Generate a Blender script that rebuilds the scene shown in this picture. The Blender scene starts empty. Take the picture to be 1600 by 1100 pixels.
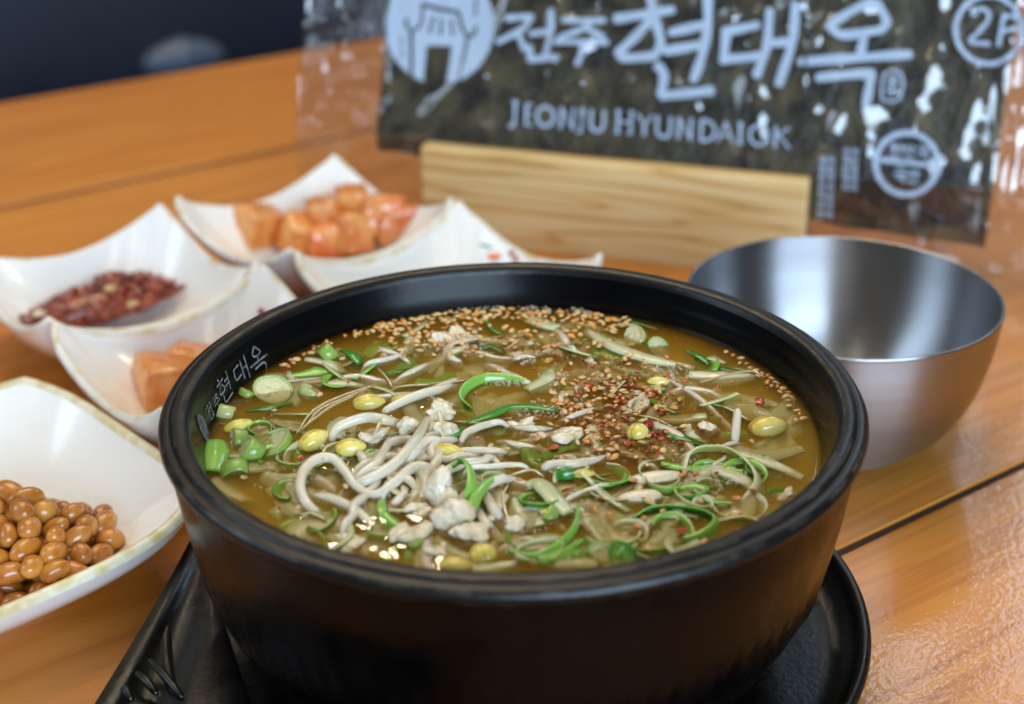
import bpy, math, random
from mathutils import Vector, Matrix, noise
random.seed(7)
sc = bpy.context.scene
col = sc.collection

# ------------------------------------------------------------------ camera
FPX, PITCH, ROLL, CZ = 2300.0, math.radians(25.613), math.radians(-0.5265), 0.26086
_f = Vector((0, math.cos(PITCH), -math.sin(PITCH)))
_u0 = Vector((0, math.sin(PITCH), math.cos(PITCH)))
_r0 = Vector((1, 0, 0))
RV = _r0*math.cos(ROLL) + _u0*math.sin(ROLL)
UV = -_r0*math.sin(ROLL) + _u0*math.cos(ROLL)
CAM = Vector((0, 0, CZ))
cd = bpy.data.cameras.new('camera')
co = bpy.data.objects.new('camera', cd); col.objects.link(co)
co.matrix_world = Matrix(((RV.x, UV.x, -_f.x, CAM.x), (RV.y, UV.y, -_f.y, CAM.y), (RV.z, UV.z, -_f.z, CAM.z), (0, 0, 0, 1)))
cd.sensor_width = 36; cd.lens = FPX/1600*36
cd.clip_start = 0.01; cd.clip_end = 50
cd.dof.use_dof = True; cd.dof.focus_distance = 0.408; cd.dof.aperture_fstop = 8.5
sc.camera = co

# ------------------------------------------------------------------ light
w = bpy.data.worlds.new('World'); sc.world = w; w.use_nodes = True
bg = w.node_tree.nodes['Background']
bg.inputs[0].default_value = (0.75, 0.78, 0.85, 1); bg.inputs[1].default_value = 0.10

def area(name, loc, target, sx, sy, power, color, spread=180):
    l = bpy.data.lights.new(name, 'AREA'); l.shape = 'RECTANGLE'; l.size = sx; l.size_y = sy
    l.energy = power; l.color = color; l.spread = math.radians(spread)
    o = bpy.data.objects.new(name, l); col.objects.link(o); o.location = loc
    o.rotation_euler = (Vector(target)-Vector(loc)).to_track_quat('-Z', 'Y').to_euler()
    return o
COOL = (0.60, 0.79, 1.0); WARM = (1.0, 0.80, 0.52)
area('window_light', (1.0, -1.9, .85), (0, .45, 0), 2.0, 1.2, 100, COOL)
area('side_window_light', (-2.1, .3, 1.3), (-.1, .5, 0), .9, 1.2, 14, COOL)
area('far_window_light', (.86, 2.6, 1.5), (.1, .5, 0), .10, .8, 2.2, COOL)
area('far_window_light', (1.12, 2.6, 1.5), (.1, .5, 0), .10, .8, 2.2, COOL)
area('ceiling_light', (-.3, 1.4, 2.2), (-.1, .6, 0), 1.4, 1.4, 30, (1.0, .82, .58))
for x in (-.55, .15, .75): area('tube_light', (x, -.25, 2.2), (x*.3, .5, 0), .05, 1.2, 2.6, (1.0, .86, .66))  # unseen narrow strips added overhead to give streak glints on the film
for (x, y, z) in ((-.24, 2.2, 1.40), (1.15, 2.15, 1.3), (.35, 1.5, 1.75), (-1.1, 1.9, 1.6), (1.5, .9, 1.5)):
    l = bpy.data.lights.new('pendant_lamp_light', 'SPOT'); l.energy = 2.2 if (x > 1 and y > 2) else 5; l.color = WARM; l.shadow_soft_size = .04; l.spot_size = math.radians(70); l.spot_blend = .5
    o = bpy.data.objects.new('pendant_lamp_light', l); col.objects.link(o); o.location = (x, y, z)
    o.rotation_euler = (Vector((0, .42, 0))-Vector((x, y, z))).to_track_quat('-Z', 'Y').to_euler()
sc.view_settings.view_transform = 'Standard'; sc.view_settings.look = 'None'
sc.view_settings.exposure = 0; sc.view_settings.gamma = 1
sc.render.engine = 'CYCLES'
cy = sc.cycles
cy.use_denoising = True; cy.max_bounces = 12; cy.transparent_max_bounces = 24; cy.volume_bounces = 8
cy.transmission_bounces = 6; cy.glossy_bounces = 5; cy.diffuse_bounces = 4; cy.sample_clamp_indirect = 4; cy.caustics_reflective = False; cy.caustics_refractive = False

# ------------------------------------------------------------------ helpers
def ray(px, py):
    return RV*((px-800)/FPX) + UV*((550-py)/FPX) + _f
def at(px, py, z):
    d = ray(px, py); return CAM + d*((z-CZ)/d.z)
def hexc(h):
    h = h.lstrip('#'); c = [int(h[i:i+2], 16)/255 for i in (0, 2, 4)]
    return tuple(x/12.92 if x <= .04045 else ((x+.055)/1.055)**2.4 for x in c) + (1,)
def tag(o, label=None, cat=None, group=None, kind=None):
    if label: o['label'] = label
    if cat: o['category'] = cat
    if group: o['group'] = group
    if kind: o['kind'] = kind
    return o
def mesh(name, V, F, smooth=True, attr=None):
    me = bpy.data.meshes.new(name); me.from_pydata([tuple(v) for v in V], [], F); me.update()
    if smooth:
        me.polygons.foreach_set('use_smooth', [True]*len(me.polygons))
    if attr is not None:
        a = me.attributes.new('mixf', 'FLOAT', 'POINT'); a.data.foreach_set('value', attr)
    return me
def obj(name, V, F, mat, parent=None, smooth=True, attr=None):
    me = mesh(name, V, F, smooth, attr)
    if isinstance(mat, (list, tuple)):
        for m in mat: me.materials.append(m)
    else: me.materials.append(mat)
    o = bpy.data.objects.new(name, me); col.objects.link(o)
    if parent: o.parent = parent
    return o
def empty(name, loc=(0, 0, 0), rz=0):
    o = bpy.data.objects.new(name, None); col.objects.link(o); o.location = loc; o.rotation_euler = (0, 0, rz)
    o.empty_display_size = .01
    return o
def lathe(prof, n=128, wob=None):
    V = []; F = []
    for i, (r, z) in enumerate(prof):
        for k in range(n):
            a = 2*math.pi*k/n
            rr = r + (wob(a, z, r) if wob else 0)
            V.append((rr*math.cos(a), rr*math.sin(a), z))
    for i in range(len(prof)-1):
        for k in range(n):
            k2 = (k+1) % n
            F.append((i*n+k, i*n+k2, (i+1)*n+k2, (i+1)*n+k))
    return V, F
def cap(V, F, n, first=True, last=True):
    rows = len(V)//n
    if first: F.append(tuple(range(n-1, -1, -1)))
    if last: F.append(tuple(range((rows-1)*n, rows*n)))
    return V, F
def smooth_prof(P, sub=5):
    return [tuple(p) for p in catmull([Vector((a, b, 0)) for a, b in P], sub, True)]
def catmull(P, sub=6, flat=False):
    P = [Vector(p) for p in P]
    if len(P) < 3:
        out = [P[0].lerp(P[-1], i/sub) for i in range(sub+1)]
    else:
        Q = [P[0]*2-P[1]] + P + [P[-1]*2-P[-2]]
        out = []
        for i in range(1, len(Q)-2):
            p0, p1, p2, p3 = Q[i-1:i+3]
            for k in range(sub):
                t = k/sub
                out.append(.5*((2*p1) + (p2-p0)*t + (2*p0-5*p1+4*p2-p3)*t*t + (3*p1-p0-3*p2+p3)*t**3))
        out.append(P[-1].copy())
    if flat: return [(v.x, v.y) for v in out]
    return out
def interp(L, t):
    x = t*(len(L)-1); i = min(int(x), len(L)-2) if len(L) > 1 else 0
    if len(L) == 1: return L[0]
    return L[i] + (L[i+1]-L[i])*(x-i)
def tube(P, R, n=10, sub=6, flat=1.0, wob=.06, seed=0):
    """round stalk along P, radii R, closed rounded ends"""
    C = catmull(P, sub); m = len(C); V = []; F = []
    for i, c in enumerate(C):
        tg = (C[min(i+1, m-1)]-C[max(i-1, 0)]).normalized()
        up = Vector((0, 0, 1)); s = tg.cross(up)
        if s.length < .05: s = Vector((1, 0, 0))
        s.normalize(); uu = s.cross(tg)
        t = i/(m-1); r = interp(R, t)
        e = min(i, m-1-i)
        if e == 0: r *= .45
        elif e == 1: r *= .86
        for k in range(n):
            a = 2*math.pi*k/n
            rr = r*(1+wob*noise.noise(Vector((c.x*900+seed, c.y*900+a, a*1.3))))
            V.append(c + s*(math.cos(a)*rr) + uu*(math.sin(a)*rr*flat))
    for i in range(m-1):
        for k in range(n):
            k2 = (k+1) % n
            F.append((i*n+k, i*n+k2, (i+1)*n+k2, (i+1)*n+k))
    cap(V, F, n)
    return V, F
def band(P, width, thick, stand=0.0, sub=6, curl=0.0, seed=0):
    """a strip of leaf: P centre line, width profile list, thick, stand 0 flat .. 1 upright; returns V,F,attr (0 inner face .. 1 outer)"""
    C = catmull(P, sub); m = len(C); V = []; F = []; A = []; nw = 5
    for i, c in enumerate(C):
        tg = (C[min(i+1, m-1)]-C[max(i-1, 0)]).normalized()
        s = tg.cross(Vector((0, 0, 1)))
        if s.length < .05: s = Vector((1, 0, 0))
        s.normalize(); uu = s.cross(tg)
        wd = (s*(1-stand)+uu*stand).normalized(); nd = tg.cross(wd)
        wv = interp(width, i/(m-1))*(1+.12*noise.noise(c*500+Vector((seed, 0, 0))))
        for side in (1, -1):
            for k in range(nw):
                q = k/(nw-1)*2-1
                cu = curl*(q*q-.4)
                edge = .55 if k in (0, nw-1) else 1.0
                V.append(c + wd*(q*wv*.5) + nd*(side*thick*.5*edge + cu))
                A.append(.5+.5*side*(1 if curl >= 0 else -1))
    row = 2*nw
    for i in range(m-1):
        b0 = i*row; b1 = b0+row
        for k in range(nw-1):
            F.append((b0+k, b0+k+1, b1+k+1, b1+k))
            F.append((b0+nw+k+1, b0+nw+k, b1+nw+k, b1+nw+k+1))
        F.append((b0+nw, b0, b1, b1+nw)); F.append((b0+nw-1, b0+2*nw-1, b1+2*nw-1, b1+nw-1))
    for b0 in (0, (m-1)*row):
        for k in range(nw-1): F.append((b0+k+1, b0+k, b0+nw+k, b0+nw+k+1))
    return V, F, A
def ball(nu=14, nv=9):
    V = [(0, 0, -1)]; F = []
    for j in range(1, nv):
        p = -math.pi/2+math.pi*j/nv
        for i in range(nu):
            a = 2*math.pi*i/nu
            V.append((math.cos(a)*math.cos(p), math.sin(a)*math.cos(p), math.sin(p)))
    V.append((0, 0, 1))
    for i in range(nu):
        F.append((0, 1+(i+1) % nu, 1+i))
        for j in range(nv-2):
            a = 1+j*nu+i; b = 1+j*nu+(i+1) % nu
            F.append((a, b, b+nu, a+nu))
        F.append((len(V)-1, 1+(nv-2)*nu+i, 1+(nv-2)*nu+(i+1) % nu))
    return [Vector(v) for v in V], F
def lump(rx, ry, rz, rough=.25, freq=1.6, seed=0, nu=18, nv=12, fold=0.0):
    V, F = ball(nu, nv); out = []
    for v in V:
        d = noise.fractal(v*freq+Vector((seed*3.1, seed*1.7, seed)), 1.0, 2.0, 3)
        s = 1+rough*d
        out.append(Vector((v.x*rx*s, v.y*ry*s, v.z*rz*s + fold*rz*noise.noise(Vector((v.x*4+seed, v.y*4, 0))))))
    return out, F
def xf(V, loc, rot=(0, 0, 0)):
    M = Matrix.Translation(loc) @ (Matrix.Rotation(rot[2], 4, 'Z') @ Matrix.Rotation(rot[1], 4, 'Y') @ Matrix.Rotation(rot[0], 4, 'X'))
    return [M @ Vector(v) for v in V]
def merge(parts):
    V = []; F = []
    for v, f in parts:
        b = len(V); V += list(v); F += [tuple(i+b for i in q) for q in f]
    return V, F

# ------------------------------------------------------------------ materials
def newmat(name):
    m = bpy.data.materials.new(name); m.use_nodes = True
    nt = m.node_tree; b = nt.nodes['Principled BSDF']
    return m, nt, b
def N(nt, t, **kw):
    n = nt.nodes.new(t)
    for k, v in kw.items(): setattr(n, k, v)
    return n
def ramp(nt, stops):
    r = N(nt, 'ShaderNodeValToRGB'); el = r.color_ramp.elements
    while len(el) < len(stops): el.new(.5)
    for e, (p, c) in zip(el, stops): e.position = p; e.color = c
    return r
def pbr(name, c1, c2=None, scale=60, rough=.4, spec=.5, coat=0, sss=0, sssr=.003, metal=0, bump=0, bscale=400, stretch=None, rvar=0, trans=0, bdist=.001, lo=.35, hi=.65, detail=4):
    m, nt, b = newmat(name); L = nt.links
    c1 = hexc(c1) if isinstance(c1, str) else c1
    b.inputs['Base Color'].default_value = c1
    tc = N(nt, 'ShaderNodeTexCoord'); mp = N(nt, 'ShaderNodeMapping')
    L.new(tc.outputs['Object'], mp.inputs[0])
    if stretch: mp.inputs['Scale'].default_value = stretch
    nz = N(nt, 'ShaderNodeTexNoise'); nz.inputs['Scale'].default_value = scale; nz.inputs['Detail'].default_value = detail
    L.new(mp.outputs[0], nz.inputs['Vector'])
    if c2:
        r = ramp(nt, [(lo, c1), (hi, hexc(c2) if isinstance(c2, str) else c2)])
        L.new(nz.outputs[0], r.inputs[0]); L.new(r.outputs[0], b.inputs['Base Color'])
    b.inputs['Roughness'].default_value = rough
    if rvar:
        mr = N(nt, 'ShaderNodeMapRange'); mr.inputs['To Min'].default_value = max(rough-rvar, .02); mr.inputs['To Max'].default_value = rough+rvar
        mr.inputs['From Min'].default_value = .3; mr.inputs['From Max'].default_value = .7
        L.new(nz.outputs[0], mr.inputs[0]); L.new(mr.outputs[0], b.inputs['Roughness'])
    b.inputs['Specular IOR Level'].default_value = spec
    b.inputs['Coat Weight'].default_value = coat; b.inputs['Coat Roughness'].default_value = .08
    b.inputs['Metallic'].default_value = metal
    if sss:
        b.inputs['Subsurface Weight'].default_value = sss; b.inputs['Subsurface Radius'].default_value = (1, .6, .35); b.inputs['Subsurface Scale'].default_value = sssr
    b.inputs['Transmission Weight'].default_value = trans
    if bump:
        n2 = N(nt, 'ShaderNodeTexNoise'); n2.inputs['Scale'].default_value = bscale; n2.inputs['Detail'].default_value = 5
        L.new(mp.outputs[0], n2.inputs['Vector'])
        bp = N(nt, 'ShaderNodeBump'); bp.inputs['Strength'].default_value = bump; bp.inputs['Distance'].default_value = bdist
        L.new(n2.outputs[0], bp.inputs['Height']); L.new(bp.outputs[0], b.inputs['Normal'])
    return m

def vary(m, lo, hi, hue=.0):
    nt = m.node_tree; b = nt.nodes['Principled BSDF']; lk = b.inputs['Base Color'].links[0]; src = lk.from_socket
    oi = N(nt, 'ShaderNodeObjectInfo'); hs = N(nt, 'ShaderNodeHueSaturation'); mr = N(nt, 'ShaderNodeMapRange')
    mr.inputs['To Min'].default_value = lo; mr.inputs['To Max'].default_value = hi
    nt.links.new(oi.outputs['Random'], mr.inputs[0]); nt.links.new(mr.outputs[0], hs.inputs['Value'])
    m2 = N(nt, 'ShaderNodeMapRange'); m2.inputs['To Min'].default_value = .5-hue; m2.inputs['To Max'].default_value = .5+hue
    w_ = N(nt, 'ShaderNodeMath', operation='FRACT'); w3 = N(nt, 'ShaderNodeMath', operation='MULTIPLY'); w3.inputs[1].default_value = 7.31
    nt.links.new(oi.outputs['Random'], w3.inputs[0]); nt.links.new(w3.outputs[0], w_.inputs[0]); nt.links.new(w_.outputs[0], m2.inputs[0]); nt.links.new(m2.outputs[0], hs.inputs['Hue'])
    nt.links.new(src, hs.inputs['Color']); nt.links.new(hs.outputs[0], b.inputs['Base Color'])
def wood_mat(name, cols, gscale=1.0, rough=.32, coat=.35, ringfreq=7.0, knots=True, along='X', spec=.5, fine=.35):
    m, nt, b = newmat(name); L = nt.links
    tc = N(nt, 'ShaderNodeTexCoord'); oi = N(nt, 'ShaderNodeObjectInfo')
    ad = N(nt, 'ShaderNodeVectorMath', operation='ADD')
    sc_ = N(nt, 'ShaderNodeVectorMath', operation='SCALE'); sc_.inputs['Scale'].default_value = 3.7
    cx = N(nt, 'ShaderNodeCombineXYZ')
    L.new(oi.outputs['Random'], cx.inputs[0]); L.new(oi.outputs['Random'], cx.inputs[1]); L.new(cx.outputs[0], sc_.inputs[0])
    L.new(tc.outputs['Object'], ad.inputs[0]); L.new(sc_.outputs[0], ad.inputs[1])
    mp = N(nt, 'ShaderNodeMapping'); mp.inputs['Scale'].default_value = (.55*gscale, 9*gscale, 9*gscale)
    L.new(ad.outputs[0], mp.inputs[0])
    dn = N(nt, 'ShaderNodeTexNoise'); dn.inputs['Scale'].default_value = 2.2; dn.inputs['Detail'].default_value = 3; dn.inputs['Distortion'].default_value = .6
    L.new(mp.outputs[0], dn.inputs['Vector'])
    mul = N(nt, 'ShaderNodeMath', operation='MULTIPLY'); mul.inputs[1].default_value = ringfreq
    L.new(dn.outputs[0], mul.inputs[0])
    fr = N(nt, 'ShaderNodeMath', operation='PINGPONG'); fr.inputs[1].default_value = .5; L.new(mul.outputs[0], fr.inputs[0])
    mp2 = N(nt, 'ShaderNodeMapping'); mp2.inputs['Scale'].default_value = (6*gscale, 300*gscale, 300*gscale); L.new(ad.outputs[0], mp2.inputs[0])
    fn = N(nt, 'ShaderNodeTexNoise'); fn.inputs['Scale'].default_value = 2.0; fn.inputs['Detail'].default_value = 4; L.new(mp2.outputs[0], fn.inputs['Vector'])
    mx = N(nt, 'ShaderNodeMath', operation='MULTIPLY_ADD'); mx.inputs[1].default_value = fine; L.new(fn.outputs[0], mx.inputs[0]); L.new(fr.outputs[0], mx.inputs[2])
    r = ramp(nt, [(p, hexc(c)) for p, c in cols]); L.new(mx.outputs[0], r.inputs[0])
    big = N(nt, 'ShaderNodeTexNoise'); big.inputs['Scale'].default_value = 3*gscale; L.new(ad.outputs[0], big.inputs['Vector'])
    hsv = N(nt, 'ShaderNodeHueSaturation')
    mr = N(nt, 'ShaderNodeMapRange'); mr.inputs['To Min'].default_value = .82; mr.inputs['To Max'].default_value = 1.16; L.new(big.outputs[0], mr.inputs[0])
    L.new(mr.outputs[0], hsv.inputs['Value']); L.new(r.outputs[0], hsv.inputs['Color'])
    L.new(hsv.outputs[0], b.inputs['Base Color'])
    b.inputs['Specular IOR Level'].default_value = spec
    b.inputs['Roughness'].default_value = rough
    mr2 = N(nt, 'ShaderNodeMapRange'); mr2.inputs['To Min'].default_value = rough-.07; mr2.inputs['To Max'].default_value = rough+.12; L.new(fn.outputs[0], mr2.inputs[0]); L.new(mr2.outputs[0], b.inputs['Roughness'])
    b.inputs['Coat Weight'].default_value = coat; b.inputs['Coat Roughness'].default_value = .06
    bp = N(nt, 'ShaderNodeBump'); bp.inputs['Strength'].default_value = .16; bp.inputs['Distance'].default_value = .0005
    # lacquer unevenness
    ln = N(nt, 'ShaderNodeTexNoise'); ln.inputs['Scale'].default_value = 55; ln.inputs['Detail'].default_value = 3; L.new(tc.outputs['Object'], ln.inputs['Vector'])
    sm = N(nt, 'ShaderNodeMath', operation='MULTIPLY_ADD'); sm.inputs[1].default_value = .5; L.new(ln.outputs[0], sm.inputs[0]); L.new(fn.outputs[0], sm.inputs[2])
    L.new(sm.outputs[0], bp.inputs['Height']); L.new(bp.outputs[0], b.inputs['Normal'])
    l2 = N(nt, 'ShaderNodeTexNoise'); l2.inputs['Scale'].default_value = 480; l2.inputs['Detail'].default_value = 3; L.new(tc.outputs['Object'], l2.inputs['Vector'])
    b2 = N(nt, 'ShaderNodeBump'); b2.inputs['Strength'].default_value = .16; b2.inputs['Distance'].default_value = .0006; L.new(l2.outputs[0], b2.inputs['Height']); L.new(b2.outputs[0], b.inputs['Coat Normal'])
    return m

M = {}
M['table'] = wood_mat('varnished_pine', [(.05, '#b46a1e'), (.3, '#cd812b'), (.55, '#d68d37'), (.85, '#ab611a')], 1.0, .42, .55, 6, fine=.4)
M['gap'] = pbr('dark_joint', '#4a382e', rough=.9, spec=.1)
M['holder'] = wood_mat('pale_pine', [(.05, '#b4813c'), (.2, '#dcb676'), (.55, '#e6ca92'), (.9, '#c0904e')], 1.9, .5, .05, 8, fine=.18)
M['pot'] = pbr('black_earthenware', '#040405', '#080706', 90, rough=.28, spec=.15, bump=.35, bscale=260, rvar=.08, bdist=.0005)
M['potrim'] = pbr('worn_black_rim', '#050506', '#0a0908', 90, rough=.38, spec=.45, bump=.4, bscale=300, bdist=.0005)
_nt = M['potrim'].node_tree; _b = _nt.nodes['Principled BSDF']
_g = N(_nt, 'ShaderNodeTexCoord'); _sx = N(_nt, 'ShaderNodeVectorMath', operation='MULTIPLY'); _sx.inputs[1].default_value = (1, 1, 0); _nt.links.new(_g.outputs['Object'], _sx.inputs[0])
_ln = N(_nt, 'ShaderNodeVectorMath', operation='LENGTH'); _nt.links.new(_sx.outputs[0], _ln.inputs[0])
_mr = N(_nt, 'ShaderNodeMapRange'); _mr.inputs['From Min'].default_value = .085; _mr.inputs['From Max'].default_value = .094; _nt.links.new(_ln.outputs['Value'], _mr.inputs[0])
_k, _w = (0, 0, 0, 1), (1, 1, 1, 1); _r = ramp(_nt, [(.17, _k), (.24, _w), (.31, _k), (.46, _k), (.52, _w), (.57, _k), (.80, _k), (.86, _w), (.93, _k)]); _nt.links.new(_mr.outputs[0], _r.inputs[0])
_n = N(_nt, 'ShaderNodeTexNoise'); _n.inputs['Scale'].default_value = 140; _n.inputs['Detail'].default_value = 8
_tc = N(_nt, 'ShaderNodeTexCoord'); _nt.links.new(_tc.outputs['Object'], _n.inputs['Vector'])
_r2 = ramp(_nt, [(.46, (0, 0, 0, 1)), (.68, (1, 1, 1, 1))]); _nt.links.new(_n.outputs[0], _r2.inputs[0])
_m = N(_nt, 'ShaderNodeMath', operation='MULTIPLY'); _nt.links.new(_r.outputs[0], _m.inputs[0]); _nt.links.new(_r2.outputs[0], _m.inputs[1])
_mx = N(_nt, 'ShaderNodeMix', data_type='RGBA'); _nt.links.new(_m.outputs[0], _mx.inputs['Factor'])
_mx.inputs[6].default_value = hexc('#070708'); _mx.inputs[7].default_value = hexc('#4a463c'); _nt.links.new(_mx.outputs[2], _b.inputs['Base Color'])
M['potin'] = pbr('black_glaze', '#040406', '#070708', 90, rough=.26, spec=.16, bump=.15, bscale=200, bdist=.0004)
M['ink_grey'] = pbr('grey_print', '#7f8689', '#3a3f42', 700, rough=.7, lo=.42, hi=.66)
M['tray'] = pbr('black_resin', '#070707', '#0b0b0a', 120, rough=.33, spec=.45, bump=.3, bscale=500, rvar=.08, bdist=.0004)
M['white'] = pbr('white_melamine', '#fbfaf6', '#f4f3ee', 25, rough=.16, spec=.5, coat=.3)
M['rimwear'] = pbr('worn_cream_rim', '#e6e0c4', '#d2c08a', 160, rough=.4, lo=.4, hi=.62)
M['rimwhite'] = pbr('rubbed_rim', '#eceae2', '#d9caa0', 130, rough=.35, lo=.5, hi=.68)

# stainless steel, spun
m, nt, b = newmat('spun_steel'); L = nt.links
b.inputs['Base Color'].default_value = (.41, .415, .43, 1); b.inputs['Metallic'].default_value = 1; b.inputs['Roughness'].default_value = .25
b.inputs['Anisotropic'].default_value = .8; b.inputs['Anisotropic Rotation'].default_value = .25
tg = N(nt, 'ShaderNodeTangent', direction_type='RADIAL', axis='Z'); L.new(tg.outputs[0], b.inputs['Tangent'])
tc = N(nt, 'ShaderNodeTexCoord'); mp = N(nt, 'ShaderNodeMapping'); mp.inputs['Scale'].default_value = (25, 25, 1600); L.new(tc.outputs['Object'], mp.inputs[0])
nz = N(nt, 'ShaderNodeTexNoise'); nz.inputs['Scale'].default_value = 1; nz.inputs['Detail'].default_value = 3; L.new(mp.outputs[0], nz.inputs['Vector'])
mr = N(nt, 'ShaderNodeMapRange'); mr.inputs['To Min'].default_value = .26; mr.inputs['To Max'].default_value = .40; L.new(nz.outputs[0], mr.inputs[0]); L.new(mr.outputs[0], b.inputs['Roughness'])
bp = N(nt, 'ShaderNodeBump'); bp.inputs['Strength'].default_value = .02; bp.inputs['Distance'].default_value = .0003; L.new(nz.outputs[0], bp.inputs['Height']); L.new(bp.outputs[0], b.inputs['Normal'])
M['steel'] = m

# broth: clear skin over a cloudy body
m, nt, b = newmat('broth'); L = nt.links; nt.nodes.remove(b)
out = nt.nodes['Material Output']
tr = N(nt, 'ShaderNodeBsdfTransparent'); gl = N(nt, 'ShaderNodeBsdfGlossy'); gl.inputs['Roughness'].default_value = .03
fz = N(nt, 'ShaderNodeFresnel'); fz.inputs['IOR'].default_value = 1.36; mx = N(nt, 'ShaderNodeMixShader')
tc = N(nt, 'ShaderNodeTexCoord'); nz = N(nt, 'ShaderNodeTexNoise'); nz.inputs['Scale'].default_value = 150; nz.inputs['Detail'].default_value = 1.5; L.new(tc.outputs['Object'], nz.inputs['Vector'])
bp = N(nt, 'ShaderNodeBump'); bp.inputs['Strength'].default_value = .2; bp.inputs['Distance'].default_value = .0012; L.new(nz.outputs[0], bp.inputs['Height'])
L.new(bp.outputs[0], gl.inputs['Normal']); L.new(bp.outputs[0], fz.inputs['Normal'])
L.new(fz.outputs[0], mx.inputs[0]); L.new(tr.outputs[0], mx.inputs[1]); L.new(gl.outputs[0], mx.inputs[2]); L.new(mx.outputs[0], out.inputs['Surface'])
pv = N(nt, 'ShaderNodeVolumePrincipled'); pv.inputs['Color'].default_value = (.999, .63, .11, 1); pv.inputs['Density'].default_value = 115
pv.inputs['Anisotropy'].default_value = 0; pv.inputs['Absorption Color'].default_value = (.95, .50, .08, 1)
L.new(pv.outputs[0], out.inputs['Volume'])
M['broth'] = m

def film_mat(name, base_gloss, rough, tint, bumpstr, milk):
    m, nt, b = newmat(name); L = nt.links; nt.nodes.remove(b); out = nt.nodes['Material Output']
    tr = N(nt, 'ShaderNodeBsdfTransparent'); tr.inputs[0].default_value = tint
    gl = N(nt, 'ShaderNodeBsdfGlossy'); gl.inputs['Roughness'].default_value = rough
    df = N(nt, 'ShaderNodeBsdfTranslucent'); df.inputs[0].default_value = (.8, .8, .82, 1)
    d2 = N(nt, 'ShaderNodeBsdfDiffuse'); d2.inputs[0].default_value = (.8, .8, .82, 1)
    fz = N(nt, 'ShaderNodeFresnel'); fz.inputs['IOR'].default_value = 1.5
    ad = N(nt, 'ShaderNodeMath', operation='ADD'); ad.inputs[1].default_value = base_gloss; ad.use_clamp = True; L.new(fz.outputs[0], ad.inputs[0])
    mx = N(nt, 'ShaderNodeMixShader'); L.new(ad.outputs[0], mx.inputs[0]); L.new(tr.outputs[0], mx.inputs[1]); L.new(gl.outputs[0], mx.inputs[2])
    md = N(nt, 'ShaderNodeMixShader'); md.inputs[0].default_value = .6; L.new(df.outputs[0], md.inputs[1]); L.new(d2.outputs[0], md.inputs[2])
    mm = N(nt, 'ShaderNodeMixShader'); mm.inputs[0].default_value = milk; L.new(mx.outputs[0], mm.inputs[1]); L.new(md.outputs[0], mm.inputs[2])
    tc = N(nt, 'ShaderNodeTexCoord'); nz = N(nt, 'ShaderNodeTexNoise'); nz.noise_type = 'RIDGED_MULTIFRACTAL'; nz.inputs['Scale'].default_value = 26; nz.inputs['Detail'].default_value = 3; nz.inputs['Distortion'].default_value = .6
    L.new(tc.outputs['Object'], nz.inputs['Vector'])
    vz = N(nt, 'ShaderNodeTexVoronoi', feature='SMOOTH_F1'); vz.inputs['Scale'].default_value = 75; vz.inputs['Randomness'].default_value = 1
    dz_ = N(nt, 'ShaderNodeVectorMath', operation='MULTIPLY_ADD'); dz_.inputs[1].default_value = (.03, .03, .03); L.new(nz.outputs['Color'], dz_.inputs[0]); L.new(tc.outputs['Object'], dz_.inputs[2]); L.new(dz_.outputs[0], vz.inputs['Vector'])
    hm = N(nt, 'ShaderNodeMath', operation='MULTIPLY_ADD'); hm.inputs[1].default_value = .55; L.new(vz.outputs['Distance'], hm.inputs[0]); L.new(nz.outputs[0], hm.inputs[2])
    bp = N(nt, 'ShaderNodeBump'); bp.inputs['Strength'].default_value = bumpstr; bp.inputs['Distance'].default_value = .006; L.new(hm.outputs[0], bp.inputs['Height'])
    L.new(bp.outputs[0], gl.inputs['Normal']); L.new(bp.outputs[0], fz.inputs['Normal'])
    L.new(mm.outputs[0], out.inputs['Surface'])
    return m
M['film'] = film_mat('clear_film', .07, .09, (.95, .95, .96, 1), .9, .022)
M['print'] = pbr('white_ink', '#a9bcd2', rough=.5)
M['nori'] = pbr('roasted_seaweed', '#22210f', '#85744a', 75, rough=.36, spec=.6, bump=.9, bscale=260, bdist=.0016, lo=.36, hi=.72, rvar=.14, detail=8)
M['nori_dark'] = pbr('dark_seaweed', '#0e0e0c', '#23221c', 170, rough=.3, spec=.7, bump=.8, bscale=300, bdist=.0015)
M['navy'] = pbr('navy_leatherette', '#12172a', '#1b2238', 6, rough=.45, spec=.4, bump=.2, bscale=300)
M['piping'] = pbr('grey_blue_trim', '#59677f', rough=.4)  # colour of the added bench lump, lighter to read as a bluish blob

M['stem'] = pbr('sprout_stem', '#faf4e4', '#f0e4c6', 140, rough=.15, coat=.6, sss=.6, sssr=.0022, bump=.15, bscale=500)
M['stem'].node_tree.nodes['Principled BSDF'].inputs['Alpha'].default_value = .74
for _q in ('stem',): M[_q].node_tree.nodes['Principled BSDF'].inputs['Subsurface Radius'].default_value = (1, .96, .86)
M['root'] = pbr('sprout_root', '#d9c69a', '#c2a878', 300, rough=.25, coat=.4, sss=.4, sssr=.003, trans=.25)
M['bean'] = pbr('yellow_cotyledon', '#e8c83a', '#f1e08a', 110, rough=.2, coat=.5, sss=.35, sssr=.003)
M['squid'] = pbr('white_flesh', '#e8dec8', '#d8c9a6', 260, rough=.35, coat=.2, sss=.12, sssr=.002, bump=.5, bscale=700, bdist=.0006)
M['sesame_tan'] = pbr('sesame_tan', '#d8b57c', '#c99d60', 500, rough=.3, coat=.4, sss=.2, sssr=.001)
M['sesame_amber'] = pbr('sesame_amber', '#d4924a', '#c07a34', 500, rough=.3, coat=.4, sss=.2, sssr=.001)
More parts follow.
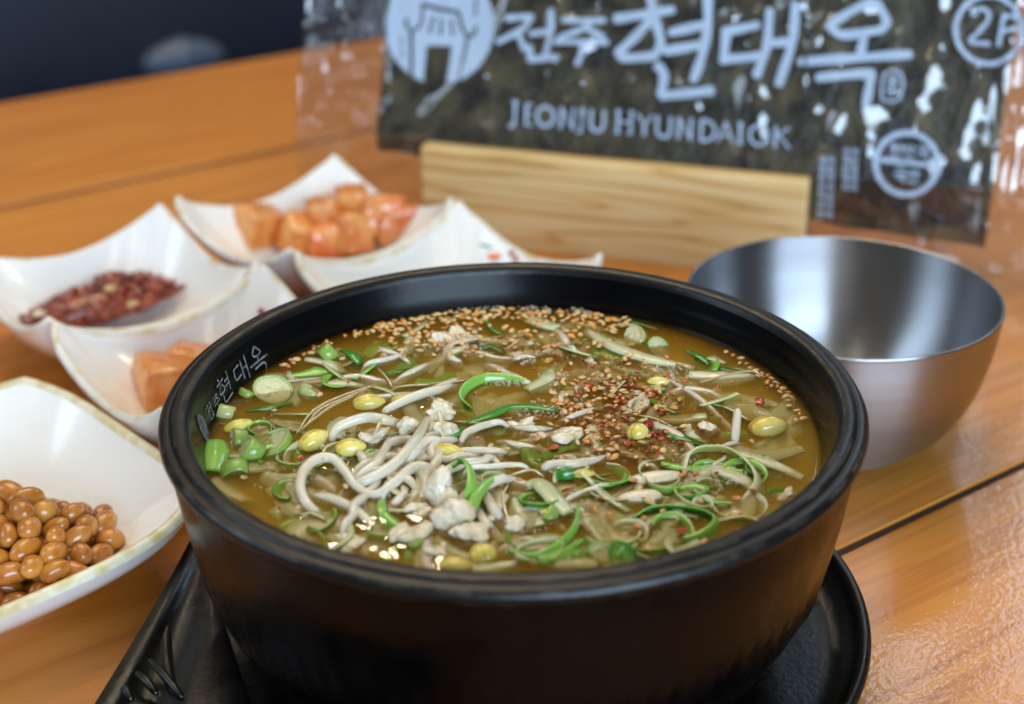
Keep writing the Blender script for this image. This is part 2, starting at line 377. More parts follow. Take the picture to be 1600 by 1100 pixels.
M['chili'] = pbr('chili', '#a02a10', '#c8481c', 500, rough=.25, coat=.5, sss=.2, sssr=.001)
M['radish'] = pbr('seasoned_radish', '#eea863', '#da5f14', 85, rough=.22, coat=.5, sss=.2, sssr=.003, lo=.36, hi=.74, bump=.25, bscale=300)
M['paste'] = pbr('red_paste', '#6e1a06', '#9c3a0e', 160, rough=.16, coat=.8, sss=.15, sssr=.002, bump=.5, bscale=500)
M['soy'] = pbr('braised_soybean', '#b26a1c', '#d19444', 90, rough=.28, coat=.45, sss=.35, sssr=.003, bump=.15, bscale=500)
_nt = M['radish'].node_tree; _b = _nt.nodes['Principled BSDF']; _src = _b.inputs['Base Color'].links[0].from_socket
_tc = N(_nt, 'ShaderNodeTexCoord'); _n = N(_nt, 'ShaderNodeTexNoise'); _n.inputs['Scale'].default_value = 420; _n.inputs['Detail'].default_value = 2; _nt.links.new(_tc.outputs['Object'], _n.inputs['Vector'])
_r = ramp(_nt, [(.66, (0, 0, 0, 1)), (.72, (1, 1, 1, 1))]); _nt.links.new(_n.outputs[0], _r.inputs[0])
_mx = N(_nt, 'ShaderNodeMix', data_type='RGBA'); _nt.links.new(_r.outputs[0], _mx.inputs['Factor']); _nt.links.new(_src, _mx.inputs[6]); _mx.inputs[7].default_value = hexc('#b02c0c'); _nt.links.new(_mx.outputs[2], _b.inputs['Base Color'])
M['juice'] = pbr('radish_juice', '#d8662a', '#c04a18', 90, rough=.1, coat=.6, sss=.2, sssr=.002); M['juice'].node_tree.nodes['Principled BSDF'].inputs['Alpha'].default_value = .75
vary(M['soy'], .82, 1.08, .004); vary(M['sesame_tan'], .75, 1.1, .01); vary(M['sesame_amber'], .75, 1.1, .012); vary(M['radish'], .88, 1.05, .008); vary(M['stem'], .86, 1.04, .01); vary(M['bean'], .88, 1.05, .01); vary(M['chili'], .6, 1.1, .012)
def leafmat(name, inner, outer, alpha=1.0):
    m, nt, b = newmat(name); L = nt.links
    at_ = N(nt, 'ShaderNodeAttribute', attribute_name='mixf')
    tc = N(nt, 'ShaderNodeTexCoord'); nz = N(nt, 'ShaderNodeTexNoise'); nz.inputs['Scale'].default_value = 350; nz.inputs['Detail'].default_value = 3; L.new(tc.outputs['Object'], nz.inputs['Vector'])
    ma = N(nt, 'ShaderNodeMath', operation='MULTIPLY_ADD'); ma.inputs[1].default_value = .5; L.new(nz.outputs[0], ma.inputs[0])
    sb = N(nt, 'ShaderNodeMath', operation='SUBTRACT'); sb.inputs[1].default_value = .25; L.new(at_.outputs['Fac'], sb.inputs[0]); L.new(sb.outputs[0], ma.inputs[2])
    r = ramp(nt, [(.15, hexc(inner)), (.85, hexc(outer))]); L.new(ma.outputs[0], r.inputs[0]); L.new(r.outputs[0], b.inputs['Base Color'])
    b.inputs['Roughness'].default_value = .22; b.inputs['Coat Weight'].default_value = .5; b.inputs['Coat Roughness'].default_value = .06
    b.inputs['Subsurface Weight'].default_value = .4; b.inputs['Subsurface Scale'].default_value = .003; b.inputs['Subsurface Radius'].default_value = (.7, 1, .4)
    b.inputs['Alpha'].default_value = alpha
    return m
M['leek_pale'] = leafmat('scallion_white', '#e8e8bc', '#c4d284', .70)
M['leek_mid'] = leafmat('scallion_mid', '#dfe6b4', '#94bb50', .68)
M['leek_green'] = leafmat('scallion_green', '#86ba4e', '#348424', .95)
M['leek_dark'] = leafmat('scallion_dark', '#3f8a34', '#14561a')
# bubbles
m, nt, b = newmat('bubble_skin'); L = nt.links; nt.nodes.remove(b); out = nt.nodes['Material Output']
tr = N(nt, 'ShaderNodeBsdfTransparent'); gl = N(nt, 'ShaderNodeBsdfGlossy'); gl.inputs['Roughness'].default_value = .05
df = N(nt, 'ShaderNodeBsdfDiffuse'); df.inputs[0].default_value = (.95, .88, .74, 1)
lw = N(nt, 'ShaderNodeLayerWeight'); lw.inputs[0].default_value = .45
m1 = N(nt, 'ShaderNodeMixShader'); m1.inputs[0].default_value = .82; L.new(gl.outputs[0], m1.inputs[1]); L.new(df.outputs[0], m1.inputs[2])
m2 = N(nt, 'ShaderNodeMixShader'); L.new(lw.outputs['Facing'], m2.inputs[0]); L.new(tr.outputs[0], m2.inputs[1]); L.new(m1.outputs[0], m2.inputs[2]); L.new(m2.outputs[0], out.inputs['Surface'])
M['bubble'] = m

# ------------------------------------------------------------------ table
AZ = math.radians(35.65)
def bevel_box(sx, sy, sz, bv):
    """box centred in x,y with its top at z=0, bevelled upper edges"""
    V = []; hx, hy = sx/2, sy/2
    for (ex, z) in ((0, -sz), (0, -bv), (bv*.3, -bv*.3), (bv, 0)):
        V += [(-hx+ex, -hy+ex, z), (hx-ex, -hy+ex, z), (hx-ex, hy-ex, z), (-hx+ex, hy-ex, z)]
    F = [(3, 2, 1, 0)]
    for i in range(3):
        for k in range(4): F.append((i*4+k, i*4+(k+1) % 4, i*4+4+(k+1) % 4, i*4+4+k))
    F.append((12, 13, 14, 15))
    return V, F
table = empty('table', (0, 0, 0)); tag(table, kind='structure')
table.rotation_euler = (0, 0, AZ)
edges = [(.115, .262, .0034), (.262, .423, .0014), (.423, .582, .0014), (.582, .745, .0050), (.745, .937, 0)]
for lo, hi, g in edges:
    V, F = bevel_box(3.0, hi-lo-g, .0240, .0005)
    p = obj('plank', V, F, M['table'], table, smooth=False); p.location = (.15, (lo+hi-g)/2, 0)
V, F = bevel_box(3.0, .937-.115-.02, .02, .001)
p = obj('underframe', V, F, M['gap'], table, smooth=False); p.location = (.15, (.937+.115)/2, -.0245)

V, F = bevel_box(3.0, .0033, .022, .0003)
p = obj('joint_filler', V, F, M['gap'], table, smooth=False); p.location = (.15, 0.262-.0017, -.0005)
V, F = bevel_box(3.0, .0048, .022, .0003); p = obj('joint_filler', V, F, M['gap'], table, smooth=False); p.location = (.15, .745-.0025, -.0005)

# ------------------------------------------------------------------ bench behind the table
bench = empty('bench', (-.3, 1.55, -.75), AZ-.12); tag(bench, 'dark navy padded bench behind the far edge of the table', 'bench')
def pad(sx, sy, sz, r, n=10):
    V, F = ball(32, 20); o = []
    for v in V:
        e = .22
        f = lambda c: math.copysign(abs(c)**e, c)
        o.append((f(v.x)*sx/2, f(v.y)*sy/2, f(v.z)*sz/2))
    return o, F
for i, x in enumerate((-1.02, 0.02, 1.06)):
    V, F = pad(1.02, .5, .14, .03); s = obj('seat_cushion', V, F, M['navy'], bench); s.location = (x, -.1, .42)
    V, F = pad(1.02, .13, .62, .03); s = obj('backrest_cushion', V, F, M['navy'], bench); s.location = (x, .24, .80); s.rotation_euler = (-.12, 0, 0)
V, F = bevel_box(3.1, .5, .34, .01); s = obj('plinth', V, F, M['gap'], bench, False); s.location = (.02, -.06, .345)
bm_ = Matrix.Translation((-.3, 1.55, -.75)) @ Matrix.Rotation(AZ-.12, 4, 'Z')
tp_ = [bm_.inverted() @ at(px, py, -.165) for px, py in ((225, 104), (285, 92), (350, 84))]
V, F = tube(tp_, [.012, .026, .012], 12); obj('trim', V, F, M['piping'], bench)  # added lump, its pale colour stands in for a light bluish blob

# ------------------------------------------------------------------ pot
PX, PY = .0002, .3520
def pot_point(a, r, z): return Vector((PX+r*math.cos(a), PY+r*math.sin(a), z))
POTZ = .0065
pot = empty('earthenware_pot', (PX, PY, POTZ)); tag(pot, 'black glazed earthenware pot full of hot soup on a black tray', 'pot')
ribs = [random.uniform(.3, 1) for _ in range(90)]
def wobble(a, z, r):
    g = max(0, 1-abs(z-.026)/.022)
    k = a/(2*math.pi)*90; i = int(k) % 90
    s = math.sin((k % 1)*math.pi)**2
    return .0011*g*s*ribs[i] + .0003*noise.noise(Vector((math.cos(a)*3, math.sin(a)*3, z*60)))
Z = lambda z: z-POTZ
outer = smooth_prof([(.060, Z(.0068)), (.067, Z(.0075)), (.0740, Z(.014)), (.0798, Z(.024)), (.0848, Z(.036)), (.0882, Z(.050)), (.0906, Z(.064)), (.0914, Z(.0740)), (.0915, Z(.0758))], 6)
V, F = lathe(outer, 360, wobble)
F.append(tuple(range(359, -1, -1)))
obj('body', V, F, M['pot'], pot)
rim = smooth_prof([(.0915, Z(.0758)), (.0925, Z(.0763)), (.0934, Z(.0775)), (.0935, Z(.0788)), (.0926, Z(.0801)), (.0914, Z(.0804)), (.0906, Z(.0804)), (.0898, Z(.0811)), (.0886, Z(.0814)), (.0870, Z(.0812)), (.0860, Z(.0804)), (.0853, Z(.0790))], 6)
V, F = lathe(rim, 192, lambda a, z, r: .00018*noise.noise(Vector((math.cos(a)*6, math.sin(a)*6, z*300))))
obj('rim', V, F, M['potrim'], pot)
inner = smooth_prof([(.0853, Z(.0790)), (.0843, Z(.0760)), (.0823, Z(.069)), (.0795, Z(.045)), (.074, Z(.028)), (.06, Z(.018)), (.03, Z(.016)), (.0005, Z(.016))], 6)
V, F = lathe(inner, 160)
obj('inner_wall', V, F, M['potin'], pot)

SZ = .0690   # level of the soup
# lettering on the inner wall: (u along the wall in degrees clockwise, h above z0)
def wall_strokes(strokes, a0, sx, z0, sz, wd, name):
    V = []; F = []
    for lay, st in enumerate(strokes):
        C = catmull([Vector((x, y, 0)) for x, y in st], 4) if len(st) > 2 else [Vector((st[0][0], st[0][1], 0)).lerp(Vector((st[1][0], st[1][1], 0)), k/4) for k in range(5)]
        b = len(V)
        for i, c in enumerate(C):
            tg = C[min(i+1, len(C)-1)]-C[max(i-1, 0)]
            tx, ty = tg.x*sx, tg.y*sz; ln = math.hypot(tx, ty) or 1
            nx, ny = -ty/ln, tx/ln
            for s in (-1, 1):
                x = c.x*sx + nx*wd*.5*s; z = z0 + c.y*sz + ny*wd*.5*s
                ang = a0 - x/.083
                r = .0823+(z-.069)*.29 - .0004 - lay*.00002
                V.append((r*math.cos(ang), r*math.sin(ang), z-POTZ))
        for i in range(len(C)-1): F.append((b+2*i, b+2*i+2, b+2*i+3, b+2*i+1))
    return obj(name, V, F, M['ink_grey'], pot)
GJ = [[(.05, .88), (.85, .9)], [(.8, .9), (.1, .35)], [(.45, .62), (.8, .35)]]  # jieut
JEON = [[(.02, .9), (.5, .93), (.05, .4)], [(.3, .68), (.5, .42)], [(.5, .62), (.78, .64)], [(.85, 1), (.8, .15)], [(.2, .35), (.18, .02), (.9, .06)]]
JU = [[(.1, .92), (.85, .95), (.15, .6)], [(.5, .78), (.88, .6)], [(0, .42), (1, .46)], [(.52, .42), (.48, 0)]]
HYEON = [[(.25, 1), (.32, .9)], [(.05, .8), (.6, .86)], [(.32, .76), (.08, .48), (.3, .42), (.52, .5), (.36, .76)], [(.6, .7), (.85, .74)], [(.58, .52), (.84, .56)], [(.9, 1), (.86, .6), (.8, .26)], [(.25, .34), (.24, .04), (.85, .1)]]
DAE = [[(.1, .74), (.5, .8)], [(.1, .74), (.08, .34), (.5, .4)], [(.62, .92), (.56, .14)], [(.62, .54), (.84, .56)], [(.9, 1), (.84, .04)]]
OK_ = [[(.5, 1), (.3, .78), (.45, .68), (.72, .74), (.5, 1)], [(.5, .68), (.5, .52)], [(.0, .48), (1, .54)], [(.2, .34), (.75, .36), (.7, 0)]]
for gl_, ang, sx, z0, sz, wd in ((JEON, 178.6, .0046, .0712, .0038, .00036), (JU, 174.2, .0046, .0706, .0038, .00036), (HYEON, 170.7, .0088, .0697, .0070, .00052), (DAE, 163.2, .0086, .0698, .0070, .00052), (OK_, 157.0, .0088, .0680, .0090, .00052)):
    wall_strokes(gl_, math.radians(ang), sx, z0, sz, wd, 'lettering')
em = []
for i in range(9):
    x = -.85+i*.21; h = math.sqrt(max(0, 1-x*x))
    em.append([(x, -h*.95), (x+.06*math.sin(i*3), 0), (x, h*.95)])
em.append([(math.cos(t*.35), math.sin(t*.35)) for t in range(19)])
wall_strokes(em, math.radians(184), .0030, .0733, .0036, .0004, 'emblem')

# ------------------------------------------------------------------ tray under the pot
tray = empty('pot_tray', (PX, PY, 0)); tag(tray, 'black resin tray with grip tab under the earthenware pot', 'tray')
tp = smooth_prof([(.0005, .0062), (.05, .0062), (.084, .0062), (.0915, .0068), (.0955, .0095), (.0972, .0132), (.0985, .0142), (.1000, .0136), (.1003, .0118), (.0985, .0085), (.093, .003), (.088, .0006), (.05, .0006), (.0005, .0006)], 5)
V, F = lathe(tp, 160); obj('dish', V, F, M['tray'], tray)
# grip tab: local outline strip flaring out to the front left
rows = 14; cols_ = 22; V = []; F = []
for side in (0, 1):
    for i in range(rows+1):
        t = i/rows
        for k in range(cols_+1):
            q = k/cols_
            # rear edge and front edge of the tab
            re = Vector((-.098-.004*t-.016*t*t, .034-.118*t, 0)); fe = Vector((-.060+.05*t, -.072-.072*t, 0))
            p = re.lerp(fe, q)
            z = .0142+.0045*math.sin(min(t*1.4, 1)*math.pi/2)-.010*t*t
            z += .0026*math.exp(-(q/.035)**2)+.0026*math.exp(-((1-q)/.035)**2)
            z -= .0038*math.exp(-((q-.13)/.09)**2)*min(1, t*3)
            if side: z -= .0045
            V.append((p.x, p.y, max(z, .0008+(.001 if not side else 0))))
nn = (rows+1)*(cols_+1)
for i in range(rows):
    for k in range(cols_):
        a = i*(cols_+1)+k
        F.append((a, a+cols_+1, a+cols_+2, a+1)); F.append((nn+a, nn+a+1, nn+a+cols_+2, nn+a+cols_+1))
for i in range(rows):
    for k in (0, cols_):
        a = i*(cols_+1)+k; F.append((a, nn+a, nn+a+cols_+1, a+cols_+1))
for k in range(cols_):
    for i in (0, rows):
        a = i*(cols_+1)+k; F.append((a, a+1, nn+a+1, nn+a))
obj('grip_tab', V, F, M['tray'], tray)
for j, (p0, p1) in enumerate((((212, 1050), (246, 1085)), ((192, 1072), (206, 1096)), ((232, 1030), (285, 1090)))):
    a = at(*p0, .0165); c = at(*p1, .0155)
    V, F = tube([a, a.lerp(c, .5)+Vector((0, 0, .0006)), c], [.0008, .0013, .001], 8)
    r_ = obj('grip_rib', [v-Vector((PX, PY, 0)) for v in V], F, M['tray'], tray)

# ------------------------------------------------------------------ dishes
def dish_shell(W, hm, hc, nexp, floor=.0055, thick=.0028, foot=.56, inset=.05, shared=None, nphi=120, power=2.4, cpow=2.2):
    """rounded-square wavy shell: returns (body V,F), (rim V,F) in local coords"""
    hw = W/2
    def bd(ph):
        c, s = math.cos(ph), math.sin(ph)
        r = (abs(c)**nexp+abs(s)**nexp)**(-1/nexp)
        cn = min(abs(c), abs(s))/max(abs(c), abs(s))
        sd = inset
        if shared and ((shared == '+y' and s > abs(c)) or (shared == '-y' and -s > abs(c))): sd = 0
        r *= 1-sd*(1-cn**1.5)
        return c*r*hw, s*r*hw, hm+(hc-hm)*cn**cpow
    rings = []
    for k in range(15):                       # inner surface
        t = k/14; rho = .02+.98*t
        row = []
        for i in range(nphi):
            x, y, h = bd(2*math.pi*i/nphi)
            # rounder towards the middle
            c, s = math.cos(2*math.pi*i/nphi), math.sin(2*math.pi*i/nphi)
            rr = math.hypot(x, y); rc = hw*.94
            mixr = rc+(rr-rc)*t**2
            q = max(0, (rho-.42)/.58)
            row.append((c*mixr*rho, s*mixr*rho, floor+(h-floor)*(q**power*.75+q*.25*q)))
        rings.append(row)
    rim_rings = []
    base = rings[-1]
    for (o, dz) in ((0, 0), (thick*.22, thick*.30), (thick*.55, thick*.38), (thick*.88, thick*.22), (thick, -.0006)):
        row = []
        for i, (x, y, z) in enumerate(base):
            l = math.hypot(x, y); row.append((x+x/l*o, y+y/l*o, z+dz))
        rim_rings.append(row)
    out_rings = [rim_rings[-1]]
    for k in range(1, 10):
        t = k/9; row = []
        for i, (x, y, z) in enumerate(rim_rings[-1]):
            c, s = math.cos(2*math.pi*i/nphi), math.sin(2*math.pi*i/nphi)
            sc_ = 1-(1-foot)*(t**1.25)
            l = math.hypot(x, y)*sc_; rc = hw*.9*foot
            l = l+(rc-l)*t**2*.8
            row.append((c*l, s*l, .0022+(z-.0022)*(1-t)**1.5))
        out_rings.append(row)
    out_rings.append([(x*.985, y*.985, 0) for x, y, z in out_rings[-1]])
    def build(rs, capfirst=False, caplast=False):
        V = [p for r in rs for p in r]; F = []
        for j in range(len(rs)-1):
            for i in range(nphi):
                i2 = (i+1) % nphi
                F.append((j*nphi+i, j*nphi+i2, (j+1)*nphi+i2, (j+1)*nphi+i))
        if capfirst: F.append(tuple(range(nphi-1, -1, -1)))
        if caplast: F.append(tuple(range((len(rs)-1)*nphi, len(rs)*nphi)))
        return V, F
    return merge([build(rings, True), build(out_rings, False, True)]), build(rim_rings)
DW = .0925
def pair_dish(cx, cy, ang, label):
    """two joined square wells; local +y is the far well"""
    root = empty('side_dish', (cx, cy, 0), ang); tag(root, label, 'side dish')
    for sgn, sh in ((1, '-y'), (-1, '+y')):
        bo, ri = dish_shell(DW, .0255, .0395, 7.5, inset=.05, shared=sh, thick=.0032, cpow=1.9)
        b_ = obj('compartment', *bo, M['white'], root); b_.location = (0, sgn*DW*.497, 0)
        obj('rim', *ri, M['rimwhite'], b_)
    return root
def frame_from(SL, SR):
    SL = Vector(SL); SR = Vector(SR); m_ = (SL+SR)/2; d = SR-SL
    return m_.x, m_.y, math.atan2(d.y, d.x)
SL2 = at(447, 395, .040); SR2 = at(720, 310, .040)
x2, y2, a2 = frame_from(SL2, SR2)
d2 = pair_dish(x2, y2, a2, 'white two-well dish with orange radish cubes, beside the wooden holder')
SL1 = at(63, 505, .040); SR1 = at(420, 408, .040)
x1, y1, a1 = frame_from(SL1, SR1)
d1 = pair_dish(x1, y1, a1, 'white two-well dish with dark red paste in its far well')
def loc2(root_xya, lx, ly, z):
    x, y, a = root_xya
    return Vector((x+lx*math.cos(a)-ly*math.sin(a), y+lx*math.sin(a)+ly*math.cos(a), z))
NX, NY, NA = -.1725, .3835, math.radians(-47)
nd = empty('bean_dish', (NX, NY, 0), NA); tag(nd, 'white rounded square dish with cream worn rim holding braised soybeans', 'side dish')
bo, ri = dish_shell(.122, .0265, .0315, 4.2, inset=.0, thick=.0042, power=2.0, foot=.6)
obj('bowl', *bo, M['white'], nd); obj('rim', *ri, M['rimwear'], nd)

# radish cubes
def cube_chunk(s, seed):
    n = 7; V = []; F = []; idx = {}
    def P(i, j, k):
        key = (i, j, k)
        if key not in idx:
            v = Vector((i/n*2-1, j/n*2-1, k/n*2-1))
            l = max(abs(v.x), abs(v.y), abs(v.z)); sp = v.normalized()*1.28
            v = v.lerp(sp, .22)
            d = noise.noise(v*1.1+Vector((seed*5.3, seed, 0)))*.16+noise.noise(v*3+Vector((seed, 0, 2)))*.05
            v = v*(1+d); idx[key] = len(V); V.append(Vector((v.x*s[0], v.y*s[1], v.z*s[2])))
        return idx[key]
    for i in range(n):
        for j in range(n):
            F += [(P(i, j, 0), P(i, j+1, 0), P(i+1, j+1, 0), P(i+1, j, 0)), (P(i, j, n), P(i+1, j, n), P(i+1, j+1, n), P(i, j+1, n)),
                  (P(i, 0, j), P(i+1, 0, j), P(i+1, 0, j+1), P(i, 0, j+1)), (P(i, n, j), P(i, n, j+1), P(i+1, n, j+1), P(i+1, n, j)),
                  (P(0, i, j), P(0, i, j+1), P(0, i+1, j+1), P(0, i+1, j)), (P(n, i, j), P(n, i+1, j), P(n, i+1, j+1), P(n, i, j+1))]
    return V, F
rad = [((402, 356), .015, .0086, 'leftmost orange radish cube, large and pale, in the far dish'),
       ((470, 368), .014, .0078, 'orange radish cube right of the leftmost one in the far dish'),
       ((505, 334), .022, .0066, 'small orange radish cube at the rear of the far dish heap'),
       ((550, 318), .025, .0068, 'topmost orange radish cube at the rear of the far dish heap'),
       ((505, 374), .013, .0066, 'orange radish cube at the front centre of the far dish heap'),
       ((548, 366), .015, .0078, 'pale orange radish cube right of centre in the far dish heap'),
       ((596, 335), .021, .0085, 'tall orange radish cube at the right of the far dish heap'),
       ((620, 350), .017, .0080, 'rightmost deep orange radish cube in the far dish')]
for i, (p, z, s, lab) in enumerate(rad):
    s *= 1.18; z += .002
    V, F = cube_chunk((s, s*random.uniform(.85, 1.05), s*random.uniform(.85, 1.0)), i+1)
    o = obj('radish_cube', V, F, M['radish']); o.location = at(*p, z); o.rotation_euler = (random.uniform(-.35, .35), random.uniform(-.35, .35), random.uniform(0, 3))
    tag(o, lab, 'radish cube', 'seasoned radish cubes in the side dishes')
for i, (p, z, s, lab) in enumerate([((262, 600), .0125, .0100, 'large orange radish cube in the near well left of the pot'), ((296, 570), .015, .0072, 'orange radish cube half hidden behind the pot rim at left'), ((318, 600), .012, .008, 'orange radish cube behind the pot rim, beside the large cube')]):
    V, F = cube_chunk((s*1.1, s, s*.95), i+31)
    o = obj('radish_cube', V, F, M['radish']); o.location = at(*p, z); o.rotation_euler = (.15*i, .2, .9*i+.5)
    tag(o, lab, 'radish cube', 'seasoned radish cubes in the side dishes')
for (dx, dy, rx, ry, lab) in (((x2, y2, a2), .497, .021, .017, 'orange radish juice pooled in the far well by the holder'), ((x1, y1, a1), -.497, .022, .019, 'orange radish juice pooled in the well left of the pot')):
    V, F = lump(rx, ry, .0011, .22, 2.2, rx*900, 40, 10); o = obj('radish_juice', V, F, M['juice']); o.location = loc2(dx, 0, dy*DW, .0068); tag(o, lab, 'juice')
def on_surface(px, py):
    bpy.context.view_layer.update()
    ok, p_, n_, _i, _o, _m = sc.ray_cast(bpy.context.evaluated_depsgraph_get(), CAM, ray(px, py).normalized())
    return p_ if ok else at(px, py, .012)
# remains in the near well of the far dish
for i, (p, z, mt, lab) in enumerate([((775, 400), .012, 'radish', 'small leftover orange radish scrap in the nearly empty well'), ((800, 396), .013, 'chili', 'red chili speck on the white wall of the nearly empty well'), ((806, 405), .012, 'chili', 'lower red chili speck in the nearly empty well'), ((758, 384), .015, 'leek_dark', 'dark green leaf sliver on the wall of the nearly empty well'), ((408, 487), .022, 'chili', 'red speck on the white well wall just above the pot rim')]):
    V, F = lump(.004 if i == 0 else .0016, .0024 if i == 0 else .0012, .0014, .3, 1.8, i+3)
    if i == 3: V, F = lump(.0042, .0007, .0006, .2, 1, 3)
    o = obj('food_scrap', V, F, M[mt]); o.location = on_surface(*p); o.rotation_euler = (0, 0, -.7 if i == 3 else i)
    tag(o, lab, 'scrap')
# dark red paste heap
P0 = at(160, 474, .014); parts = []
for i in range(300):
    a = random.uniform(0, 6.28); q = math.sqrt(random.random())
    lx = q*math.cos(a)*.033; ly = q*math.sin(a)*.0125
    hgt = (1-q*q)*.0098*(1.15 if lx > 0 else .75)
    L_ = random.uniform(.0010, .0030)
    V, F = lump(L_*1.5, L_*.8, L_*.7, .3, 1.7, i, 9, 6)
    parts.append(xf(V, Vector((lx*math.cos(.58)-ly*math.sin(.58), lx*math.sin(.58)+ly*math.cos(.58), hgt*random.uniform(.6, 1.05))), (random.uniform(-.6, .6), random.uniform(-.6, .6), random.uniform(0, 3))))
    parts[-1] = (parts[-1], F)
V, F = lump(.031, .0120, .0070, .12, 2.5, 3, 30, 16); parts.append((xf(V, (0, 0, 0), (0, 0, .58)), F))
V, F = merge(parts); o = obj('red_paste', V, F, M['paste']); o.location = P0
tag(o, 'glossy dark red seasoned paste heaped in a white dish', 'paste')
for i, (p, z) in enumerate([((62, 490), .0175), ((172, 450), .0245), ((208, 474), .022)]):
    V, F = lump(.0028, .0017, .0013, .15, 1.4, i+40); o = obj('sesame_crumb', V, F, M['squid' if i == 0 else 'sesame_tan']); o.location = at(*p, z); o.rotation_euler = (0, 0, .5)
    tag(o, ['white rice-like bit at the left end of the red paste', 'pale seed on top of the dark red paste', 'pale seed at the right of the dark red paste'][i], 'crumb')

# braised soybeans
V, F = ball(16, 10); BV = []
for v in V:
    k = .12*math.exp(-(v.x/.45)**2)*max(0, v.y)
    BV.append((v.x*.0053*(1-.08*v.y*v.x), v.y*.0035-k*.006, v.z*.0034))
bean_mesh = mesh('soybean', BV, F); bean_mesh.materials.append(M['soy'])
BV2 = [(x*.88, y*1.06, z*1.05) for x, y, z in BV]; bean_mesh2 = mesh('soybean', BV2, F); bean_mesh2.materials.append(M['soy'])
HC = at(52, 868, .016); placed = []
for lay in range(6):
    zstep = .0046
    tries = 0
    while tries < 900:
        tries += 1
        R_ = (.029, .0285, .0245, .020, .014, .008)[lay]
        a = random.uniform(0, 6.283); q = math.sqrt(random.random())*R_
        x, y = HC.x-.006+q*math.cos(a), HC.y+q*math.sin(a)
        z = .0100+lay*zstep
        # dish floor rises outwards
        rr = math.hypot(x-NX, y-NY); z += max(0, rr-.024)**2*12
        p = Vector((x, y, z))
        if all((p-o_).length > .0060 for o_ in placed): placed.append(p)
vis = 0
for i, p in enumerate(placed):
    o = bpy.data.objects.new('soybean', bean_mesh if i % 3 else bean_mesh2); col.objects.link(o); o.location = p
    o.rotation_euler = (random.uniform(-.7, .7), random.uniform(-.6, .6), random.uniform(0, 6.3))
    s = random.uniform(.86, 1.12); o.scale = (s*random.uniform(.9, 1.12), s, s*random.uniform(.92, 1.05))
    tag(o, 'glossy brown braised soybean in the heap in the cream-rimmed dish', 'soybean', 'braised soybeans in the white dish')

# ------------------------------------------------------------------ steel bowl
bx, by, br, bh = .1166, .4752, .0547, .055
bowl = empty('steel_bowl', (bx, by, 0)); tag(bowl, 'empty spun stainless steel rice bowl at the right of the pot', 'bowl')
po = smooth_prof([(.0005, .0028), (.020, .0026), (.027, .0012), (.0305, .0006), (.034, .0030), (.0425, .0115), (.0492, .0245), (.0530, .0400), (.0545, .0540)], 7)
V, F = lathe(po, 160); obj('outside', V, F, M['steel'], bowl)
pi_ = smooth_prof([(.0536, .0543), (.0521, .0402), (.0483, .0252), (.0418, .0128), (.0335, .0048), (.02, .0036), (.0005, .0036)], 7)
V, F = lathe(pi_, 160); obj('inside', V, F, M['steel'], bowl)
pr = smooth_prof([(.0545, .0540), (.0547, .0546), (.0545, .0552), (.0540, .0553), (.0536, .0550), (.0536, .0543)], 4)
V, F = lathe(pr, 160); obj('rim', V, F, M['steel'], bowl)

# ------------------------------------------------------------------ wooden holder
BH = .046
A_ = at(655, 229, BH); B_ = at(1263, 285, BH)
dvec = (B_-A_).normalized(); nvec = Vector((dvec.y, -dvec.x, 0))
if nvec.y > 0: nvec = -nvec
Lb = (B_-A_).length
hold = empty('wooden_holder', A_.lerp(B_, .5)-Vector((0, 0, BH)), math.atan2(dvec.y, dvec.x))
tag(hold, 'pale pine block holding the seaweed packet upright in its slot', 'holder')
sec = [(0, 0), (0, .0435), (.0006, .0453), (.0022, .046), (.0085, .046), (.0095, .045), (.0095, .006), (.0150, .006), (.0150, .034), (.016, .035), (.0255, .035), (.0265, .034), (.0265, 0)]
V = []; F = []; ns = len(sec); cuts = [-Lb/2, -Lb/2+.0012, Lb/2-.0012, Lb/2]
for j, x in enumerate(cuts):
    for (q, z) in sec:
        sh = .0010 if j in (0, 3) else 0
        V.append((x, q+(sh if q < .001 else (-sh if q > .026 else 0)), z-(sh if z > .044 else 0)))
for j in range(3):
    for k in range(ns):
        k2 = (k+1) % ns; F.append((j*ns+k, (j+1)*ns+k, (j+1)*ns+k2, j*ns+k2))
F.append(tuple(range(ns))); F.append(tuple(range(4*ns-1, 3*ns-1, -1)))
obj('block', V, F, M['holder'], hold, smooth=False)

